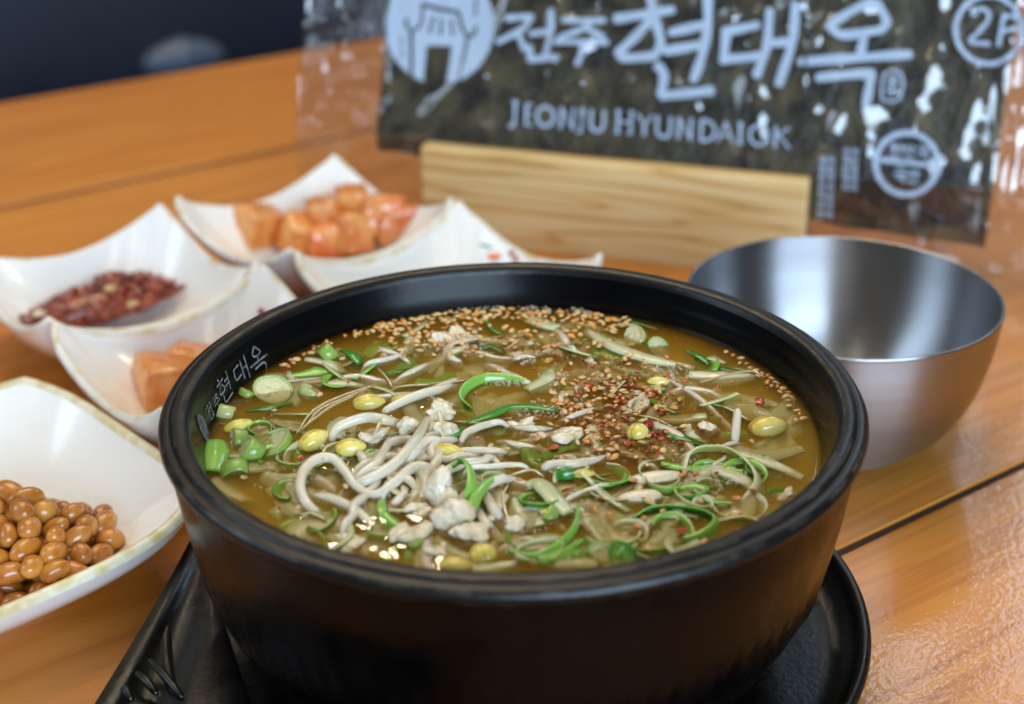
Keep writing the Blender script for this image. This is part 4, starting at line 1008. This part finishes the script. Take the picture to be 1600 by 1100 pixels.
# ---- scallion strips: points, width mm list, thick mm, stand, material, curl mm, label
strips = [
 ([(337, 690, 1.2), (336, 712, 1.0), (331, 738, .2)], [5.5, 6.5, 5.5], .9, .1, 'leek_green', 1.0, 'broad bright green scallion piece against the left inner wall'),
 ([(384, 642, -.6), (420, 637, 0), (456, 629, -.8)], [2, 3.6, 1.5], .5, .2, 'leek_dark', .3, 'dark green scallion strip under the pale disc at left'),
 ([(496, 602, -.4), (531, 598, .2), (570, 604, -.6)], [2.5, 4.2, 2.5], .9, .1, 'leek_mid', .5, 'pale green scallion strip at the upper left'),
 ([(540, 548, -.6), (556, 555, .2), (566, 572, -.6)], [4.0, 5, 3], .8, .3, 'leek_dark', .6, 'dark green scallion piece at the back left'),
 ([(600, 583, -.8), (625, 580, -.4), (650, 576, -1)], [2.4, 3.6, 2], .7, .2, 'leek_dark', .4, 'dark green strip left of the broad pale sprout'),
 ([(828, 599, .1), (791, 593, .6), (753, 595, .9), (729, 609, 1.0), (722, 626, .8), (736, 639, .2)], [1.6, 3.0, 3.4, 3.6, 3.4, 2.0], .7, .75, 'leek_green', .3, 'green scallion hoop open to the right near the centre'),
 ([(730, 662, .3), (764, 648, .6), (796, 635, .8), (835, 634, .6), (874, 643, .1)], [2.0, 4.2, 3.6, 4.2, 2.0], .5, .15, 'leek_dark', .4, 'dark green scallion leaf stretched across the centre'),
 ([(696, 683, 1.5), (712, 678, 1.2), (722, 668, .4)], [2, 3, 1.2], .4, .2, 'leek_dark', .2, 'dark green scrap beside the white chunks in the tangle'),
 ([(918, 518, -.5), (961, 541, .4), (1015, 560, .4), (1086, 577, -.6)], [3.2, 5.2, 5.0, 3.0], 1.2, .12, 'leek_pale', .7, 'long pale scallion strip at the back right'),
 ([(1076, 549, -.3), (1096, 557, .3), (1112, 572, -.4)], [3.5, 4.2, 2], .5, .3, 'leek_dark', .4, 'dark green scallion piece at the back right wall'),
 ([(1110, 558, .3), (1134, 568, .2)], [3.4, 1.2], .6, .1, 'leek_mid', 0, 'pale yellow-green wedge at the back right wall'),
 ([(1126, 574, -.2), (1158, 582, -.4)], [3.2, 2.2], .5, .1, 'leek_dark', .2, 'dark green scrap right of the pale wedge'),
 ([(1018, 624, .2), (1038, 634, .5), (1060, 646, .2)], [2.8, 4.2, 2.4], .5, .2, 'leek_green', .4, 'green scallion piece above the red chili patch'),
 ([(968, 612, .2), (996, 623, .3)], [3.0, 2.6], .5, .1, 'leek_mid', .3, 'light green scallion piece left of the chili patch top'),
 ([(1036, 668, .3), (1070, 684, .5), (1107, 695, -.2)], [3.2, 4.6, 2.6], .6, .15, 'leek_dark', .5, 'dark green scallion strip right of the chili patch'),
 ([(1000, 650, .2), (1026, 656, .6), (1052, 668, .1)], [1.6, 2.2, 1.4], .5, .5, 'leek_mid', .2, 'narrow striped scallion sliver in the sesame patch'),
 ([(1066, 738, -.2), (1074, 712, .9), (1100, 701, 1.5), (1140, 705, 1.6), (1172, 727, 1.2), (1186, 757, .4), (1160, 790, -1)], [2.2, 3, 3.6, 3.8, 3.8, 3.4, 2.2], .8, .6, 'leek_pale', .3, 'large pale scallion loop at the right of the soup'),
 ([(1096, 728, -.6), (1128, 735, .2), (1160, 748, .2), (1178, 764, -.6)], [2.5, 4.4, 4.4, 2.5], .8, .1, 'leek_pale', .4, 'pale scallion layer inside the large loop'),
 ([(1156, 708, .2), (1207, 724, .4), (1256, 747, -.8)], [3.0, 4.2, 2.6], .9, .12, 'leek_pale', .5, 'pale ribbed scallion strip reaching the right wall'),
 ([(1090, 768, -.2), (1112, 783, .3), (1142, 786, -.1)], [2.2, 3.4, 2.2], .6, .35, 'leek_green', .4, 'green scallion curl below the large loop'),
 ([(988, 811, -.4), (1016, 796, .4), (1058, 794, .7), (1104, 803, .7), (1121, 818, .5), (1104, 837, .1), (1068, 846, -.4)], [2, 2.6, 2.8, 3.2, 3.4, 3.2, 2], .7, .65, 'leek_green', .3, 'green scallion ring near the front right rim'),
 ([(822, 759, .6), (842, 753, 1.8), (866, 777, 1.6), (890, 803, .4)], [3.0, 4.4, 4.6, 3.4], .8, .1, 'leek_mid', .5, 'pale green scallion strip bent over at the front centre'),
 ([(905, 790, .6), (900, 825, .8), (869, 858, .6), (833, 872, .3), (794, 863, -.2)], [1.6, 2.4, 2.6, 2.4, 1.4], .5, .7, 'leek_green', .2, 'long thin green scallion curve near the front rim'),
 ([(912, 845, .2), (885, 862, .3), (862, 880, 0)], [1.2, 1.9, 1.2], .5, .6, 'leek_green', .2, 'short green scallion sliver near the front rim'),
 ([(900, 800, -.8), (925, 812, -.4), (950, 850, -1.5)], [4, 6.5, 4], .8, .2, 'leek_mid', .6, 'translucent green scallion sheet at the front centre'),
 ([(926, 755, -.2), (950, 775, .2), (985, 800, -.3)], [2.4, 3.4, 2.2], .7, .3, 'leek_mid', .4, 'olive scallion strip above the front scallions'),
 ([(598, 781, .4), (597, 795, .6), (600, 812, -.4)], [1.6, 2.4, 1.6], .4, .15, 'leek_green', .2, 'small upright green strip left of the white flakes'),
 ([(706, 729, 4.6), (722, 720, 6), (735, 733, 6), (738, 760, 4.6), (729, 780, 2.6)], [1.8, 2.6, 3.0, 3.0, 1.8], .8, .55, 'leek_green', .3, 'bright green chili ring slice on top of the white flakes'),
 ([(780, 741, 2.2), (754, 760, 3.6), (738, 790, 3.2), (728, 817, 1.6)], [1.0, 2.4, 2.6, .8], .5, .3, 'leek_green', .3, 'pointed green leaf blade across the white flakes'),
 ([(515, 836, -.8), (540, 846, -.4), (556, 862, -1)], [3, 4.6, 3], .7, .15, 'leek_mid', .4, 'sunken green scallion piece near the front left rim'),
 ([(1196, 766, -.3), (1232, 765, -.5)], [2.6, 1.8], .5, .2, 'leek_dark', .3, 'dark green scrap near the right rim'),
 ([(760, 500, -.3), (776, 518, -.1), (800, 528, -.4)], [2.4, 3.4, 2.4], .5, .4, 'leek_dark', .4, 'dark green curl among the sesame at the back wall'),
 ([(746, 545, -.6), (770, 540, -.4), (790, 552, -.8)], [2.6, 4.0, 2.4], .5, .2, 'leek_dark', .4, 'olive green piece right of the foam patch'),
 ([(430, 760, -2.0), (470, 790, -1.5), (500, 815, -2.4)], [5, 9, 5], 1.0, .1, 'leek_pale', .8, 'sunken pale scallion sheet at the lower left'),
 ([(344, 770, -.8), (362, 790, -.5), (386, 812, -1.2)], [3, 5, 3], .8, .3, 'leek_pale', .6, 'pale scallion piece against the lower left wall'),
 ([(470, 806, .1), (486, 801, .5), (510, 812, 0)], [.8, 1.4, .7], .4, .3, 'leek_mid', .1, 'thin pale sliver below the hooked sprout'),
 ([(1170, 640, -1.0), (1195, 628, -.8), (1216, 634, -1.2)], [3, 5, 3], .7, .15, 'leek_pale', .5, 'sunken pale scallion disc near the right wall'),
 ([(1150, 700, -1.2), (1200, 710, -.9), (1250, 700, -1.4)], [4, 6.5, 4], .8, .15, 'leek_mid', .6, 'sunken olive scallion sheet below the large yellow head'),
 ([(940, 500, -.6), (985, 502, -.4), (1030, 515, -.8)], [1.8, 2.6, 1.6], .5, .2, 'leek_dark', .3, 'dark green strip along the back right wall'),
 ([(820, 855, -.8), (850, 842, -.5), (880, 842, -.9)], [4, 7, 4], .7, .12, 'leek_mid', .5, 'translucent scallion layer inside the thin green curve'),
]
for i, (pts, wd, th, stn, mt, cu, lab) in enumerate(strips):
    V, F, A = band([sp(x, y, z*.001-.0004) for x, y, z in pts], [q*.00118 for q in wd], th*.001, stn, 7, cu*.001, i*3.3)
    o = obj('scallion_strip', V, F, M[mt], attr=A); tag(o, lab, 'scallion', 'scallion pieces in the soup')
# ---- scallion round slices: px,py,dz, radius mm, height mm, tilt x, tilt y, material, label
def slice_mesh(R_, H_, rings=3, seed=0):
    V = []; F = []; A = []; n = 28
    def ringtube(ro, ri, h0, h1, ao, ai):
        b = len(V)
        for (r, z, a_) in ((ro, h0, ao), (ro*1.01, (h0+h1)/2, ao), (ro, h1, ao), ((ro+ri)/2, h1+(ro-ri)*.12, (ao+ai)/2), (ri, h1, ai), (ri, h0, ai)):
            for k in range(n):
                an = 2*math.pi*k/n; q = 1+.06*noise.noise(Vector((math.cos(an)*1.5+seed, math.sin(an)*1.5, 0)))
                V.append((r*q*math.cos(an), r*q*math.sin(an)*.93, z)); A.append(a_)
        for j in range(6):
            for k in range(n):
                j2 = (j+1) % 6; F.append((b+j*n+k, b+j*n+(k+1) % n, b+j2*n+(k+1) % n, b+j2*n+k))
    ringtube(R_, R_*.87, -H_/2, H_/2, .9, .35)
    b = len(V); m_ = 7
    for k2 in range(m_):
        q_ = k2/(m_-1); r = R_*.885*(1-q_)+.00003
        for k in range(n):
            an = 2*math.pi*k/n
            V.append((r*math.cos(an), r*math.sin(an)*.93, H_*.5-H_*.10+H_*.12*noise.noise(Vector((r*700*math.cos(an)+seed, r*700*math.sin(an), seed))))); A.append(.32-.30*q_+.12*noise.noise(Vector((r*1500, seed, 2))))
    for k2 in range(m_-1):
        for k in range(n): F.append((b+k2*n+k, b+k2*n+(k+1) % n, b+(k2+1)*n+(k+1) % n, b+(k2+1)*n+k))
    F.append(tuple(b+(m_-1)*n+k for k in range(n)))
    return V, F, A
rounds = [
 (427, 612, .6, 5.6, 2.2, .35, .25, 'leek_mid', 'pale scallion disc with green rim at the left'),
 (485, 615, .3, 3.3, 3.0, .5, -.3, 'leek_pale', 'white scallion knob right of the left disc'),
 (385, 615, .8, 2.4, 2.0, .6, .2, 'leek_mid', 'small crinkled pale green scallion at the far left'),
 (353, 648, .9, 2.6, 4.4, .2, 1.3, 'leek_pale', 'white scallion stub by the lettered wall'),
 (374, 686, 1.1, 2.6, 3.6, 1.2, .6, 'leek_mid', 'yellow-green scallion stub beside the broad green piece'),
 (388, 708, .2, 5.0, 4.5, .7, -.5, 'leek_mid', 'large pale green scallion ring at the left'),
 (425, 702, -.8, 6.0, 4.0, .3, .3, 'leek_mid', 'sunken large scallion disc right of the pale ring'),
 (366, 740, -.3, 3.8, 4.0, 1.0, .8, 'leek_mid', 'pale scallion tube below the broad green piece'),
 (512, 556, .4, 4.4, 4.2, .9, .7, 'leek_mid', 'green and white scallion stub at the back left'),
 (994, 527, .9, 3.6, 3.0, .7, .2, 'leek_pale', 'round white scallion slice at the back right'),
 (1028, 545, -.3, 3.4, 3.0, .6, .7, 'leek_mid', 'grey-green scallion stub right of the white slice'),
 (882, 745, .6, 2.2, 4.6, 1.45, 1.5, 'leek_green', 'bright green scallion tube below the straight sprout'),
 (975, 869, .3, 3.6, 3.4, .8, .5, 'leek_green', 'bright green scallion stub at the front rim'),
 (1200, 725, -.8, 3.0, 2.4, .4, .4, 'leek_mid', 'small sunken scallion slice near the right wall'),
 (858, 806, .4, 2.6, 3.0, .9, .3, 'leek_mid', 'small pale green scallion stub under the bent strip'),
 (940, 866, -.4, 3.2, 2.4, .4, .2, 'leek_mid', 'pale green scallion slice at the front rim'),
 (1048, 815, -.2, 3.2, 1.6, .3, .3, 'leek_mid', 'thin scallion slice inside the front right ring'),
 (1142, 738, .5, 1.8, 1.4, .3, .2, 'leek_green', 'small green scallion bit in the large loop'),
 (650, 852, -.4, 3.0, 2.6, .5, -.4, 'leek_mid', 'sunken scallion slice below the white flakes at the front'),
 (1122, 655, -1.4, 2.4, 2.2, .4, .2, 'leek_pale', 'faint sunken scallion bit right of the slanting sprout'),
]
for i, (x, y, z, R_, H_, tx, ty, mt, lab) in enumerate(rounds):
    V, F, A = slice_mesh(R_*.00112, H_*.001, 2, i)
    o = obj('scallion_slice', V, F, M[mt], attr=A); o.location = sp(x, y, z*.001-.0010); o.rotation_euler = (tx, ty, random.uniform(0, 6)); o.scale = (1, random.uniform(.72, .95), 1)
    tag(o, lab, 'scallion', 'scallion pieces in the soup')
# ---- white flesh flakes: px,py,dz, rx,ry,rz (mm), rot, label
flakes = [
 (696, 770, 3.6, 4.2, 3.2, 5.2, .2, 'tall crumbly white flake standing up in the centre of the tangle'),
 (712, 806, 2.2, 5.2, 3.4, 3.4, .5, 'bright white flake at the foot of the tall one'),
 (731, 834, 1.2, 5.6, 2.6, 1.8, .1, 'flat white flake in front of the tall one'),
 (640, 835, .4, 6.2, 3.0, 2.4, -.1, 'oval white flake at the front left of the flakes'),
 (652, 803, .2, 4.6, 2.6, 1.9, -.3, 'beige white flake between the tall and the oval one'),
 (684, 643, 3.2, 4.8, 2.2, 1.6, .2, 'white flake at the back of the tangle'),
 (694, 672, 2.6, 4.2, 2.2, 1.6, -.3, 'white flake right of the tangle top'),
 (634, 668, 3.6, 2.2, 3.4, 2.6, .2, 'small white flake on the arching sprout'),
 (818, 669, .3, 4.4, 2.2, 1.5, .2, 'cream flake left of the sesame patch'),
 (888, 683, .4, 5.8, 2.8, 1.7, -.2, 'cream white flake in front of the sesame patch'),
 (842, 683, .2, 3.0, 2.0, 1.4, .4, 'small cream flake between two larger ones'),
 (803, 823, .8, 2.4, 2.2, 1.8, .4, 'small pinkish white flake right of the front flakes'),
 (580, 684, 1.2, 4.6, 3.0, 1.6, .3, 'beige crumb bed under the arching sprout'),
 (1019, 749, .7, 7.4, 2.7, 2.0, .08, 'long white scallion bulb slice at right centre'),
 (997, 779, .7, 6.0, 2.5, 2.0, .05, 'smooth white oval bulb slice below the long one'),
 (818, 557, .1, 6.6, 2.0, .9, .15, 'thin translucent white slice behind the sesame'),
 (875, 549, .2, 4.6, 2.2, 1.0, -.2, 'frothy white piece at the back of the sesame patch'),
 (715, 537, .2, 8.0, 4.0, .8, -.05, 'flat cream slice with two froth eyes near the back wall'),
 (1106, 672, .7, 2.8, 1.8, 1.6, .3, 'small white frayed bit beside the standing stub'),
 (1224, 777, .2, 3.4, 1.5, 1.0, -.3, 'small white tip near the right rim'),
 (555, 855, -.2, 5.4, 2.2, 1.4, -.4, 'pale sunken flake near the front left rim'),
 (690, 868, -.2, 4.6, 1.6, 1.2, -.5, 'pale ribbed flake near the front rim'),
 (640, 716, .6, 4.0, 2.6, 1.6, .4, 'crumbly beige flake under the tangle'),
]
for i, (x, y, z, rx, ry, rz_, ro, lab) in enumerate(flakes):
    smooth_ = 'bulb' in lab
    if smooth_: V, F = lump(rx*.001, ry*.001, rz_*.001, .10, 1.2, i*2.3+1, 30, 20, 0)
    else:
        pl = []
        for k in range(5):
            f_ = random.uniform(.5, .85)
            V, F = lump(rx*.001*f_*1.1, ry*.001*f_*1.25, rz_*.001*f_*1.25, .24, 1.5, i*9.1+k*2.7, 22, 14, .2)
            V = [v*(1+.10*noise.noise(v*1600+Vector((k, i, 0)))) for v in V]
            a_ = random.uniform(0, 6.28); q_ = math.sqrt(random.random())*.62
            pl.append((xf(V, (rx*.001*q_*math.cos(a_), ry*.001*q_*math.sin(a_), rz_*.001*random.uniform(-.35, .45)), (random.uniform(-.6, .6), random.uniform(-.6, .6), random.uniform(0, 6))), F))
        V, F = merge(pl)
    o = obj('white_flake', V, F, M['squid']); o.location = sp(x, y, z*.00085-.0012); o.rotation_euler = (random.uniform(-.15, .15), random.uniform(-.15, .15), ro)
    tag(o, lab, 'flake', 'white flakes in the soup')

# ---- pieces sunk below the surface, seen dimly through the broth
for i in range(215):
    a = random.uniform(0, 6.283); r = math.sqrt(random.random())*.076
    c = Vector((PX+r*math.cos(a), PY+r*math.sin(a), SZ-random.uniform(.0003, .0038)))
    an = random.uniform(0, 6.283); L_ = random.uniform(.005, .010); bend = random.uniform(-.004, .004)
    d_ = Vector((math.cos(an), math.sin(an), random.uniform(-.12, .12))); n_ = Vector((-d_.y, d_.x, 0))
    V, F, A = band([c-d_*L_, c+n_*bend, c+d_*L_], [random.uniform(.002, .005), random.uniform(.004, .009), random.uniform(.002, .005)], .0008, random.uniform(0, .5), 6, random.uniform(.0002, .0009), i*1.9)
    o = obj('scallion_strip', V, F, M[random.choice(('leek_pale', 'leek_pale', 'leek_mid', 'leek_mid', 'leek_green'))], attr=A)
    tag(o, 'scallion piece sunk below the surface of the broth', 'scallion', 'sunken scallion pieces')
for i in range(48):
    a = random.uniform(0, 6.283); r = math.sqrt(random.random())*.068
    c = Vector((PX+r*math.cos(a), PY+r*math.sin(a), SZ-random.uniform(.0012, .0050)))
    an = random.uniform(0, 6.283); L_ = random.uniform(.010, .020)
    P = [c]
    for k in range(4):
        an += random.uniform(-.7, .7); q = P[-1]+Vector((math.cos(an), math.sin(an), random.uniform(-.1, .1)))*L_*.4
        if math.hypot(q.x-PX, q.y-PY) > .077: break
        P.append(q)
    if len(P) < 3: continue
    root = empty('bean_sprout', P[0]); tag(root, 'bean sprout stem sunk below the surface of the broth', 'bean sprout', 'sunken bean sprouts')
    V, F = tube([p-P[0] for p in P], [.0015, .0019, .0018, .0013], 10, 6, 1, .09, i); obj('stem', V, F, M['stem'], root)

for i in range(74):
    if i < 46: x, y = random.uniform(780, 1220), random.uniform(720, 868)
    else: x, y = random.uniform(330, 620), random.uniform(560, 850)
    c = sp(x, y, -random.uniform(.0002, .0016))
    if math.hypot(c.x-PX, c.y-PY) > .072: continue
    R_ = random.uniform(.0032, .0068); a0 = random.uniform(0, 6.28); sw = random.uniform(2.4, 5.6); n_ = 9; el = random.uniform(.6, 1)
    tx_, ty_ = random.uniform(-.25, .25), random.uniform(-.25, .25); ro = random.uniform(0, 3.14)
    P = []
    for k in range(n_):
        a = a0+sw*k/(n_-1); lx, ly = R_*math.cos(a), R_*el*math.sin(a)
        P.append(c+Vector((lx*math.cos(ro)-ly*math.sin(ro), lx*math.sin(ro)+ly*math.cos(ro), lx*tx_+ly*ty_)))
    w_ = random.uniform(.0016, .0034)
    V, F, A = band(P, [w_*.7, w_, w_, w_*.7], .00055, random.uniform(.35, .9), 4, random.uniform(0, .0003), i*2.1)
    o = obj('scallion_hoop', V, F, M[random.choice(('leek_mid', 'leek_mid', 'leek_pale', 'leek_green', 'leek_green'))], attr=A)
    tag(o, 'thin curled scallion hoop half sunk in the broth', 'scallion', 'thin scallion hoops in the soup')
for i in range(34):
    if i < 20: x, y = random.gauss(640, 70), random.gauss(735, 45)
    else: x, y = random.uniform(560, 1150), random.uniform(560, 800)
    c = sp(x, y, random.uniform(-.0012, .0010))
    an = random.uniform(-.6, 1.6); P = [c]; zz = c.z
    for k in range(5):
        an += random.uniform(-.75, .75); q = P[-1]+Vector((math.cos(an), math.sin(an), 0))*random.uniform(.003, .0055)
        q.z = SZ+(.0012 if i < 20 else -.0002)*math.sin((k+1)/5*math.pi)+random.uniform(-.0008, .0006)
        if math.hypot(q.x-PX, q.y-PY) > .076: break
        P.append(q)
    if len(P) < 4: continue
    P[0].z = SZ-.0024; P[-1].z = SZ-.0024
    root = empty('bean_sprout', P[0]); tag(root, 'thin kinked bean sprout lying half sunk in the broth', 'bean sprout', 'thin bean sprouts in the soup')
    r_ = random.uniform(.0007, .0014)
    V, F = tube([p-P[0] for p in P], [r_*.8, r_, r_*1.05, r_*.9, r_*.45], 9, 6, 1, .12, i*3.7); obj('stem', V, F, M['stem'], root)
# chili oil lying on the surface
M['oil'], _nt, _b = newmat('chili_oil'); _nt.nodes.remove(_b)
_t = N(_nt, 'ShaderNodeBsdfTransparent'); _t.inputs[0].default_value = (1.0, .92, .78, 1)
_g = N(_nt, 'ShaderNodeBsdfGlossy'); _g.inputs['Roughness'].default_value = .04; _fz = N(_nt, 'ShaderNodeFresnel'); _fz.inputs['IOR'].default_value = 1.4
_mx = N(_nt, 'ShaderNodeMixShader'); _nt.links.new(_fz.outputs[0], _mx.inputs[0]); _nt.links.new(_t.outputs[0], _mx.inputs[1]); _nt.links.new(_g.outputs[0], _mx.inputs[2]); _nt.links.new(_mx.outputs[0], _nt.nodes['Material Output'].inputs['Surface'])
parts = []
for (x, y, rr) in ((950, 610, .013), (985, 690, .012), (1040, 640, .011), (900, 560, .012), (1090, 680, .009), (880, 660, .009), (1150, 650, .008), (700, 720, .007), (600, 730, .006), (830, 720, .008), (1010, 730, .008), (800, 540, .009), (940, 655, .009), (1000, 600, .008)):
    c = sp(x, y); n_ = 40; V = [c+Vector((0, 0, .0006))]; F = []
    for k in range(n_):
        a = 2*math.pi*k/n_; r = rr*(.75+.5*noise.noise(Vector((math.cos(a)*1.6+x, math.sin(a)*1.6, y))))
        V.append(c+Vector((r*math.cos(a), r*math.sin(a), .00052+len(parts)*.00001)))
    for k in range(n_): F.append((0, 1+k, 1+(k+1) % n_))
    parts.append((V, F))
V, F = merge(parts); o = obj('chili_oil', V, F, M['oil']); tag(o, 'orange-red chili oil spread on the right half of the soup', 'oil', kind='stuff')

# ---- sesame seeds, chili, froth
def inside(p, lim=.0806): return math.hypot(p.x-PX, p.y-PY) < lim
def tri(a, b): return random.triangular(a, b, (a+b)/2)
spots = []
def scatter(n_, fn, mind=.0013):
    c = 0; tr_ = 0
    while c < n_ and tr_ < n_*40:
        tr_ += 1
        p = fn()
        if p is None or not inside(p): continue
        if all((p.x-q.x)**2+(p.y-q.y)**2 > mind*mind for q in spots): spots.append(p); c += 1
def edge(a0, a1, r0, r1):
    a = math.radians(random.uniform(a0, a1)); r = random.uniform(r0, r1)
    return Vector((PX+r*math.cos(a), PY+r*math.sin(a), SZ))
scatter(34, lambda: edge(103, 150, .0775, .0802))
scatter(26, lambda: edge(2, 36, .0775, .0802), .0017)
scatter(95, lambda: edge(62, 128, .072, .0802))
scatter(70, lambda: sp(random.uniform(590, 760), random.uniform(488, 560)))
scatter(55, lambda: sp(random.uniform(760, 960), random.uniform(486, 545)))
scatter(185, lambda: sp(tri(830, 1080), tri(540, 735)))
scatter(24, lambda: sp(random.uniform(900, 1130), random.uniform(700, 860)))
scatter(26, lambda: sp(random.uniform(360, 1230), random.uniform(540, 860)), .004)
V, F = ball(10, 6); SV = []
for v in V:
    tp_ = 1-.35*max(0, v.x); SV.append((v.x*.00150, v.y*.00090*tp_, v.z*.00052*tp_))
seed_meshes = []
for mt in ('sesame_tan', 'sesame_amber', 'sesame_tan'):
    me = mesh('sesame_seed', SV, F); me.materials.append(M[mt]); seed_meshes.append(me)
order = sorted(range(len(spots)), key=lambda i: spots[i].y)
rest = []
for k, i in enumerate(order):
    p = spots[i]+Vector((0, 0, random.uniform(-.0001, .0007)))
    rot = (random.uniform(-.5, .5), random.uniform(-.35, .35), random.uniform(0, 6.28)); s = random.uniform(.68, 1.12)
    if k < 300:
        o = bpy.data.objects.new('sesame_seed', seed_meshes[random.choice((0, 0, 1))]); col.objects.link(o)
        o.location = p; o.rotation_euler = rot; o.scale = (s, s, s)
        tag(o, 'roasted sesame seed floating on the soup', 'sesame seed', 'sesame seeds on the soup')
    else: rest.append((xf([Vector(v)*s for v in SV], p, rot), F))
if rest:
    V, F2 = merge(rest); o = obj('sesame_drift', V, F2, [M['sesame_tan'], M['sesame_amber']])
    nf = len(F); mi = []
    for k in range(len(rest)): mi += [1 if random.random() < .4 else 0]*nf
    o.data.polygons.foreach_set('material_index', mi)
    tag(o, 'drift of sesame seeds along the back inner wall of the pot', 'sesame seeds', kind='stuff')
chm = []
for k in range(5):
    V, F = lump(.0016, .0011, .0004, .45, 1.6, k*4.4, 10, 7); me = mesh('chili_flake', V, F); me.materials.append(M['chili']); chm.append(me)
def chil(n_, fn):
    for _ in range(n_):
        p = fn()
        if not inside(p, .079): continue
        o = bpy.data.objects.new('chili_flake', random.choice(chm)); col.objects.link(o); o.location = p+Vector((0, 0, random.uniform(.0001, .0006)))
        s = random.uniform(.4, 1.25); o.scale = (s, s, s*.8); o.rotation_euler = (random.uniform(-.4, .4), random.uniform(-.4, .4), random.uniform(0, 6.3))
        tag(o, 'red chili flake floating on the soup', 'chili flake', 'chili flakes on the soup')
chil(16, lambda: sp(tri(925, 1060), tri(660, 725)))
chil(22, lambda: sp(tri(850, 1080), tri(545, 700)))
chil(16, lambda: sp(random.uniform(420, 1200), random.uniform(510, 850)))
parts = []
for _ in range(210):
    p = sp(tri(850, 1090), tri(550, 740)) if _ < 130 else sp(random.uniform(420, 1230), random.uniform(510, 860))
    if not inside(p, .079): continue
    r = random.uniform(.00015, .00042); V, F = ball(6, 4); parts.append(([Vector((v.x*r*1.5, v.y*r, v.z*r*.6))+p+Vector((0, 0, random.uniform(.0003, .0009))) for v in V], F))
V, F = merge(parts); o = obj('chili_powder', V, F, M['chili']); tag(o, 'fine red chili powder specks on the soup', 'chili powder', kind='stuff')
parts = []
def froth(n_, x, y, rx, ry, r0=.0002, r1=.0006, top=.0004):
    for _ in range(n_):
        a = random.uniform(0, 6.28); q = math.sqrt(random.random())
        p = sp(x+rx*q*math.cos(a), y+ry*q*math.sin(a))
        if not inside(p, .0815): continue
        r = random.uniform(r0, r1)*random.uniform(.5, 1)
        V, F = ball(8, 6); parts.append(([v*r+p+Vector((0, 0, top*random.random())) for v in V], F))
froth(60, 709, 536, 58, 17); froth(2, 690, 530, 6, 3, .0022, .0026, 0); froth(3, 730, 532, 7, 3, .002, .0026, 0)
froth(60, 845, 560, 55, 12); froth(70, 900, 600, 70, 25); froth(60, 880, 640, 60, 20); froth(50, 840, 645, 36, 10); froth(50, 1040, 585, 40, 14)
froth(40, 930, 660, 60, 20); froth(40, 790, 598, 40, 5); froth(50, 780, 482, 120, 4, .0004, .0009); froth(40, 900, 487, 60, 5, .0004, .001); froth(60, 1000, 700, 70, 30, .0002, .0005)
froth(90, 1110, 745, 60, 30, .0002, .0005); froth(110, 650, 760, 130, 70, .00015, .0004); froth(110, 900, 820, 130, 60, .00015, .0004); froth(60, 440, 700, 80, 70, .00015, .0004)
V, F = merge(parts); o = obj('froth', V, F, M['bubble']); tag(o, 'fine froth bubbles floating on the soup', 'froth', kind='stuff')
